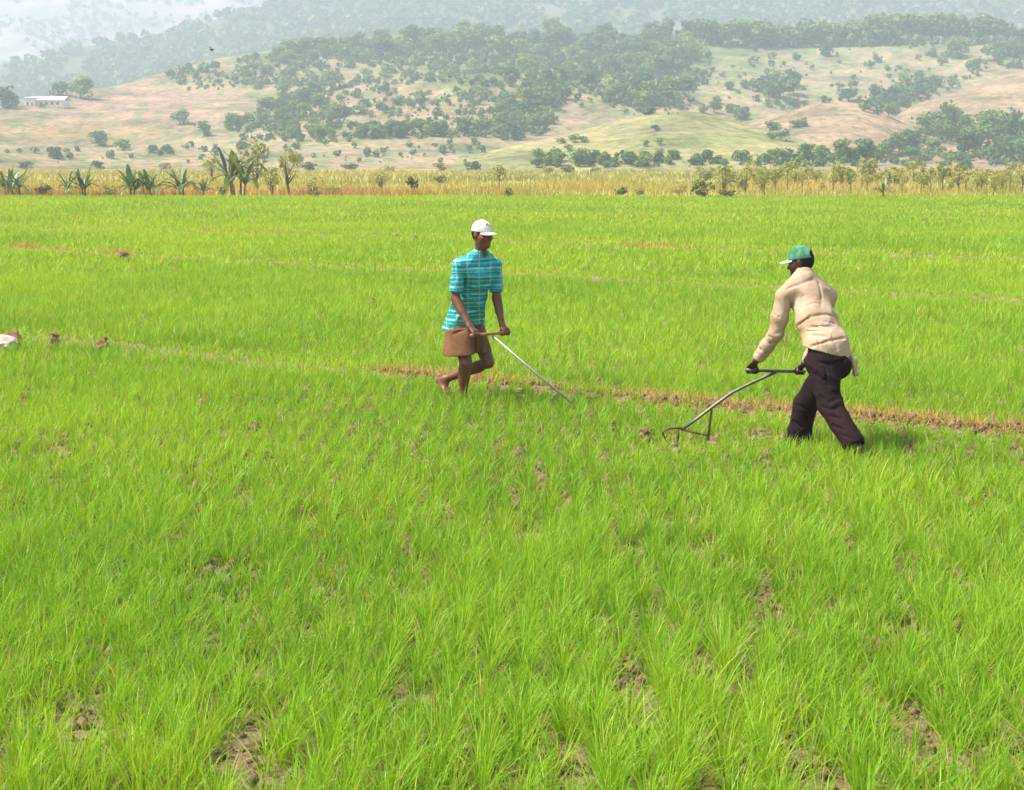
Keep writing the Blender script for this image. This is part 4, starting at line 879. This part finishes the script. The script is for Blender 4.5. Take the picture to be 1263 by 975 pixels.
bodyB = head_prims(hcB, frB) + [(rc(nk, hcB - frB[2] * .07, .060, .056), .03), (ec(nk + np.array((0, 0, -.05)), mi, .10, .07, .12, .09, rB), .05), (ec(mi, wa, .12, .09, .12, .09, rB), .05), (rc(ls + np.array((0, 0, -.02)), rs + np.array((0, 0, -.02)), .036), .03),
    (rc(ls + np.array((0, 0, -.02)), le, .040, .040), .02), (rc(le, lw, .041, .028), .015), (rc(rs + np.array((0, 0, -.02)), re_, .040, .040), .02), (rc(re_, rw, .041, .028), .015), (rc(lh, lk, .09, .058), .03), (rc(lk, la, .052, .034), .02), (rc(rh, rk, .09, .058), .03), (rc(rk, ra_, .052, .034), .02)]
tR = g0(ra_) + np.array((-.09, .13, .03)); bodyB += foot_prims(ra_, tR, g0(ra_) + np.array((.03, -.04, .035))) + foot_prims(la, g0(la) + np.array((-.07, .10, .04)), la + np.array((.05, -.05, -.04)))
bodyB += hand_prims(lw, lb, barB, 1) + hand_prims(rw, rb, barB, -1)
dn = np.array((0, 0, -1.0))
lsB, rsB = ls + dn * .018, rs + dn * .018
shirtB = [('u', ec(nk + dn * .03, ch, .105, .08, .168, .105, rB), .03), ('u', ec(ch, mi, .172, .112, .170, .125, rB), .04), ('u', ec(mi, wa, .170, .125, .174, .145, rB), .05), ('u', ec(wa, JB(1022, 440, 0), .186, .164, .186, .163, rB), .018),
          ('u', rc(nk - dn * .012, lsB, .076, .068), .05), ('u', rc(nk - dn * .012, rsB, .076, .068), .05), ('disp', folds(.009, 27, [(.35, .1, .93), (-.75, .2, .62), (.8, .3, .5)], 12)), ('cut', JB(1018, 434, 0), nrm((-.24, 0, -1))), ('d', rc(JB(1021, 437, 0), JB(1022, 450, 0), .13, .14), .03),
          ('u', ec(lsB, lsB + (le - lsB) * .6, .062, .066, .067, .068, rB), .014), ('u', rc(lsB + (le - lsB) * .55, le, .066, .060), .02), ('u', rc(le, le + (lw - le) * .55, .060, .052), .015), ('u', ec(le + (lw - le) * .42, le + (lw - le) * .90, .062, .060, .050, .048, rB), .006),
          ('u', rc(rsB, re_, .070, .062), .03), ('u', rc(re_, re_ + (rw - re_) * .9, .060, .042), .03), ('disp', folds(.004, 40, [(.2, .3, .95), (-.8, .2, .55), (.6, .3, .72)], 14)),
          ('d', rc(le + (lw - le) * .90, lw + (lw - le) * .4, .036, .040), .006), ('d', rc(re_ + (rw - re_) * .85, rw + (rw - re_) * .3, .033, .034), .006)]
shirtB.append(('crease', JB, [[(972, 368), (978, 384), (976, 398)], [(984, 402), (1000, 391), (1018, 388), (1032, 392)], [(983, 412), (1000, 404), (1025, 403), (1036, 408)], [(988, 424), (1003, 414), (1020, 416)], [(1000, 428), (1022, 421), (1043, 417)], [(1010, 350), (1014, 366), (1013, 378)], [(1027, 366), (1033, 384), (1034, 396)], [(990, 366), (988, 380)], [(948, 376), (960, 383)], [(946, 391), (958, 399)], [(944, 404), (956, 412), (962, 411)], [(942, 418), (953, 424)], [(936, 430), (948, 437)], [(1003, 345), (985, 351), (972, 356)], [(1012, 428), (1016, 433)], [(1030, 424), (1033, 431)]]))
shirtB.append(('crease', JB, [[(992, 379), (1004, 374), (1016, 376)], [(1016, 397), (1030, 400)], [(994, 409), (1010, 409)], [(952, 385), (961, 392)], [(946, 411), (951, 417)], [(1020, 352), (1023, 366)], [(1008, 417), (1010, 427)], [(1026, 412), (1028, 423)], [(933, 436), (943, 441)]], .006, .012))
cufL = la + (la - lk) * -.02; cufR = rk + (ra_ - rk) * .93
trB = [('u', ec(JB(1020, 426, .0), JB(1018, 446, 0), .145, .12, .166, .145, rB), .03), ('u', rc(JB(1014, 446, -.07), lk, .118, .096), .04), ('u', rc(JB(1027, 446, .07), rk, .115, .094), .03), ('u', rc(JB(1034, 449, -.08), JB(1039, 454, -.05), .085, .075), .05)]
trB += [('u', rc(lk, cufL, .094, .088), .03), ('u', rc(rk, cufR, .092, .098), .03), ('disp', folds(.016, 30, [(.3, .2, .93), (.8, .2, .5), (-.6, .3, .74)], 22)), ('d', rc(cufL + (la - lk) * .03, cufL + (la - lk) * .4, .062, .075), .008), ('d', rc(cufR + (ra_ - rk) * .03, cufR + (ra_ - rk) * .4, .066, .08), .008)]
trB.append(('crease', JB, [[(1008, 447), (1024, 450), (1044, 444)], [(1006, 462), (1016, 470), (1022, 480)], [(1011, 489), (1022, 497), (1033, 492)], [(1014, 503), (1028, 506), (1034, 502)], [(1028, 525), (1040, 531)], [(1024, 514), (1038, 517)], [(984, 500), (996, 506)], [(978, 520), (990, 527)], [(977, 533), (988, 539)], [(1034, 437), (1040, 452)], [(1036, 536), (1050, 541)], [(1018, 455), (1021, 475)]]))
M_beige = clothmat('beige_shirt', (.53, .40, .285), (.40, .27, .16), 4, .007)
pB = build_person('person', 'man seen from behind in beige long sleeved shirt, dark trousers and green cap', OB, bodyB, (shirtB, None), (trB, None, 'trousers'), (hcB, frB), 1, M_skinB,
                  (M_beige, clothmat('dark_brown_trousers', (.027, .013, .014), (.014, .008, .009), 5, .010)), (M_capB, M_brimB, True), (nk + np.array((0, 0, .01)), .080, .074, .088, False))
# pale rag hanging from his back pocket
rg_ = np.random.default_rng(3); mb = MB(); p0 = JB(1049, 438, -.06); vs, fs = [], []
for i in range(8):
    for j in range(6):
        t = i / 7; a = (j / 5 - .5); vs.append(p0 + np.array((.012 + .03 * t + .02 * math.sin(a * 9 + t * 2), -.02 + a * .055 * (.5 + t * .8) + .01 * math.sin(5 * a + 4 * t), -.155 * t - .02 * abs(a))))
for i in range(7):
    for j in range(5): fs.append((i*6+j, i*6+j+1, i*6+j+7, i*6+j+6))
ro = mb.add(vs, fs) or mb.build('rag', clothmat('pink_rag', (.62, .42, .34)), None)
sm = ro.modifiers.new('thickness', 'SOLIDIFY'); sm.thickness = .006; tag(ro, "pale pink rag hanging from the back pocket of the man in dark trousers", 'rag')

# ------------------------------------------------------------------ weeding tools
M_steel = simple('worn_steel', (.46, .44, .41), (.26, .22, .18), 40, .5, .5, .6); M_dkpipe = simple('dark_pipe', (.20, .19, .19), (.12, .09, .07), 30, .45, .5, .6)
M_wood = simple('worn_wood', (.42, .20, .09), (.28, .12, .05), 30, .6, .3, 0, .002, (1, 1, 1)); M_rust = simple('rusty_iron', (.24, .12, .06), (.10, .06, .045), 35, .8, .3, .3, .003)
oA = (rb_ := JA(586, 413.5, -.31)); lbA = JA(623.5, 410.5, -.08); midA = JA(607.5, 414.5, -.185)
tipA = G(718, 508, .02)
wA = empty('weeder', tuple(g0(tipA))); tag(wA, 'thin metal weeding pole with wooden crossbar pushed by the man in turquoise', 'weeder')
OO = g0(tipA)
mb = MB(); e = nrm(lbA - rb_); mb.tube([rb_ - e * .05 - OO, rb_ + (lbA - rb_) * .5 - OO, lbA + e * .045 - OO], [.0135, .0145, .0135], 12); mb.build('handle', M_wood, wA)
mb = MB(); mb.tube([midA - OO, midA + (tipA - midA) * .5 - OO + np.array((0, 0, -.006)), tipA - OO], .0105, 10); mb.build('shaft', M_steel, wA)
mb = MB(); dd = nrm((tipA - midA) * np.array((1, 1, 0))); sdv = np.array((-dd[1], dd[0], 0)); t0 = tipA - OO
mb.add([t0 - sdv*.07 + dd*.0, t0 + sdv*.07, t0 + sdv*.06 + dd*.13 + dn*.015, t0 - sdv*.06 + dd*.13 + dn*.015, t0 - sdv*.07 + dn*.012, t0 + sdv*.07 + dn*.012, t0 + sdv*.06 + dd*.13 + dn*.022, t0 - sdv*.06 + dd*.13 + dn*.022], [(0,1,2,3),(7,6,5,4),(0,4,5,1),(1,5,6,2),(2,6,7,3),(3,7,4,0)]); mb.build('blade', M_rust, wA, smooth=False)

hd = JB(836, 532, .42); OO = g0(hd); wB = empty('weeder', tuple(OO)); tag(wB, 'heavier bent pipe weeder with hooked rusty head pushed by the man in beige', 'weeder')
mb = MB(); e = nrm(rb - lb); mb.tube([lb - e * .05 - OO, lb + (rb - lb) * .5 - OO, rb + e * .05 - OO], .014, 12); mb.build('handle', M_dkpipe, wB)
pth = [JB(958, 459, .46), JB(945, 464.5, .46), JB(922, 475, .455), JB(903, 484.5, .45), JB(885, 497.5, .44), JB(862, 515, .43), JB(840, 531, .42)]
mb = MB(); mb.tube([p - OO for p in pth], [.0125, .013, .0135, .0135, .0135, .013, .012], 12); mb.build('shaft', M_dkpipe, wB)
mb = MB(); mb.tube([p - OO for p in (JB(842, 529, .42), JB(834, 528, .42), JB(826, 528.5, .42), JB(820, 531, .42), JB(817.5, 535, .42), JB(822, 546, .42))], [.011, .011, .011, .010, .009, .006], 8); mb.build('hook', M_rust, wB)
mb = MB(); mb.tube([p - OO for p in (JB(836, 531, .42), JB(836, 539, .42), JB(834, 552, .42))], [.012, .012, .008], 8); mb.build('tine', M_rust, wB)
mb = MB(); mb.tube([p - OO for p in (JB(878, 503, .435), JB(876, 519, .435), JB(874, 540, .435))], [.009, .009, .008], 8); mb.build('brace', M_rust, wB)
mb = MB(); mb.tube([p - OO for p in (JB(840, 530, .42), JB(858, 534, .42), JB(875, 538.5, .43))], [.009, .009, .009], 8); mb.build('brace', M_rust, wB)

# ------------------------------------------------------------------ clods and stones on the banks
def clod(px, py, wpx, hpx, label, name='soil_clod', cat='clod', m=M_soil, seed=0):
    p = G(px, py); p[2] = ground_z(p[0], p[1]); w, h = wpx * p[1] / F * .5, hpx * p[1] / F; rg = np.random.default_rng(seed + int(abs(px))); fr = [np.eye(3)[i] for i in range(3)]
    s = SDF(p - np.array((w * 1.4, w * 1.4, .03)), p + np.array((w * 1.4, w * 1.4, h * 1.25)), max(w, h) / 16)
    s.put(el(p + np.array((0, 0, h * .38)), (w * .75, w * .6, h * .5), fr), .02)
    for i in range(6): s.put(el(p + np.array((rg.uniform(-.42, .42) * w, rg.uniform(-.4, .4) * w, h * rg.uniform(.2, .55))), (w * rg.uniform(.42, .6), w * rg.uniform(.4, .6), h * rg.uniform(.34, .45)), fr), .02)
    k = 14 / max(w, h) * .5; s.displace(lambda X, Y, Z: .06 * h * (np.sin(k * X + 3 * np.sin(k * Z)) * np.sin(k * Y * 1.3 + 1) + np.sin(2.3 * k * Z + k * X) * .6))
    o = link(name, s.mesh(name, [m], p, True, 0), None, tuple(p)); tag(o, label, cat); return o
M_clod = simple('red_clod', (.36, .20, .11), (.13, .075, .045), 9, .95, .1, 0, .02); M_pale = simple('pale_stone', (.68, .58, .52), (.45, .34, .27), 7, .9, .15, 0, .01)
for px, py, w, h, lab in ((66, 431, 16, 23, 'brown upright clod on the bank right of the pale stone'), (127, 437, 17, 22, 'yellowish brown clod topped with dry grass on the left bank'), (152, 324, 15, 16, 'dark red clod alone on the far bank at left'),
                          (460, 380, 14, 13, 'flat brown clod alone in the green between the banks'), (491, 297, 12, 9, 'tiny clod on the farthest bank above the middle'), (795, 545, 16, 23, 'reddish clod left of the bent pipe weeder'), (512, 298, 9, 8, 'tiniest clod on the farthest bank'),
                          (1250, 538, 24, 14, 'orange brown clod on the bank at the right edge')):
    clod(px, py, w, h, lab, m=M_clod)
clod(6, 434, 42, 23, 'pale whitish stone at the left edge of the picture', 'stone', 'stone', M_pale); clod(14, 427, 24, 21, 'brown clod leaning on the pale stone at the left edge', m=M_clod)

# ------------------------------------------------------------------ bird in the air before the hill
bp = P(261, 62, 95); mb = MB(); mb.tube([(-.16, 0, -.02), (-.09, 0, 0), (0, 0, .01), (.09, 0, .02), (.14, 0, .03)], [.012, .045, .06, .04, .01], 8)
for q in (-1, 1): mb.add([(-.04, .03*q, .02), (.07, .03*q, .03), (.05, .17*q, .12), (-.03, .17*q, .12), (-.05, .30*q, .10), (-.09, .28*q, .10), (-.04, .03*q, .032), (.07, .03*q, .042), (.05, .17*q, .13), (-.03, .17*q, .13)], [(0,1,2,3), (3,2,4,5), (9,8,7,6), (5,4,8,9), (1,7,8,2), (0,3,9,6)])
bo = mb.build('bird', simple('black_feather', (.02, .02, .022)), None, tuple(bp)); bo.rotation_euler = (.3, .2, 1.0); tag(bo, 'small black bird flying in front of the left hillside', 'bird')

# each member of a row is told apart by its place in the row, counted among those inside the picture
ORD = ['leftmost', 'second', 'third', 'fourth', 'fifth', 'sixth', 'seventh', 'eighth', 'ninth', 'tenth', 'eleventh', 'twelfth', 'thirteenth', 'fourteenth', 'fifteenth', 'sixteenth', 'seventeenth', 'eighteenth', 'nineteenth', 'twentieth', 'twenty-first', 'twenty-second', 'twenty-third', 'twenty-fourth', 'twenty-fifth', 'twenty-sixth']
def pxof(o):
    d = np.array(o.location) - np.array((0, 0, H)); return CX + F * d[0] / (d[1] * cphi - d[2] * sphi)
for grp, what in (('trees of the ridge row', 'dark trees along the top of the bare bowl'), ('saplings along the right field edge', 'slender yellow saplings at the right field edge'), ('trees of the hedge', 'dark trees in the lower slope hedge'),
                  ('olive bushes beyond the yellow grass', 'olive bushes beyond the yellow grass'), ('trees at the foot of the yellow knoll', 'dark trees below the yellow knoll'), ('trees below the pink knoll', 'dark trees below the pink knoll'),
                  ('trees at the right of the yellow knoll', 'dark trees right of the yellow knoll'), ('trees behind the yellow knoll', 'green trees behind the yellow knoll'), ('trees of the bowl clump', 'dark round trees clumped inside the bare bowl'),
                  ('yellow olive bushes behind the right saplings', 'ragged bushes behind the right saplings'), ('bushes of the pink knoll', 'grey green bushes on the pink knoll'), ('bushes on the yellow knoll', 'small olive bushes on the yellow knoll'), ('bushes below the bowl clump', 'light green bushes below the bowl clump'), ('trees at the ridge end', 'green trees at the right ridge end')):
    m = sorted([o for o in COL.objects if o.get('group') == grp and o.parent is None], key=pxof); inside = [o for o in m if -2 < pxof(o) < 1265]
    for o in m:
        if o not in inside: o['label'] = what.split(' in ')[0] + ' just outside the picture edge'; bpy.data.objects.remove(o) if o.type == 'MESH' else None
    for i, o in enumerate(inside): o['label'] = ('leftmost of the ' if i == 0 else 'rightmost of the ' if i == len(inside) - 1 else ORD[min(i, 25)] + ' from left of the ') + what
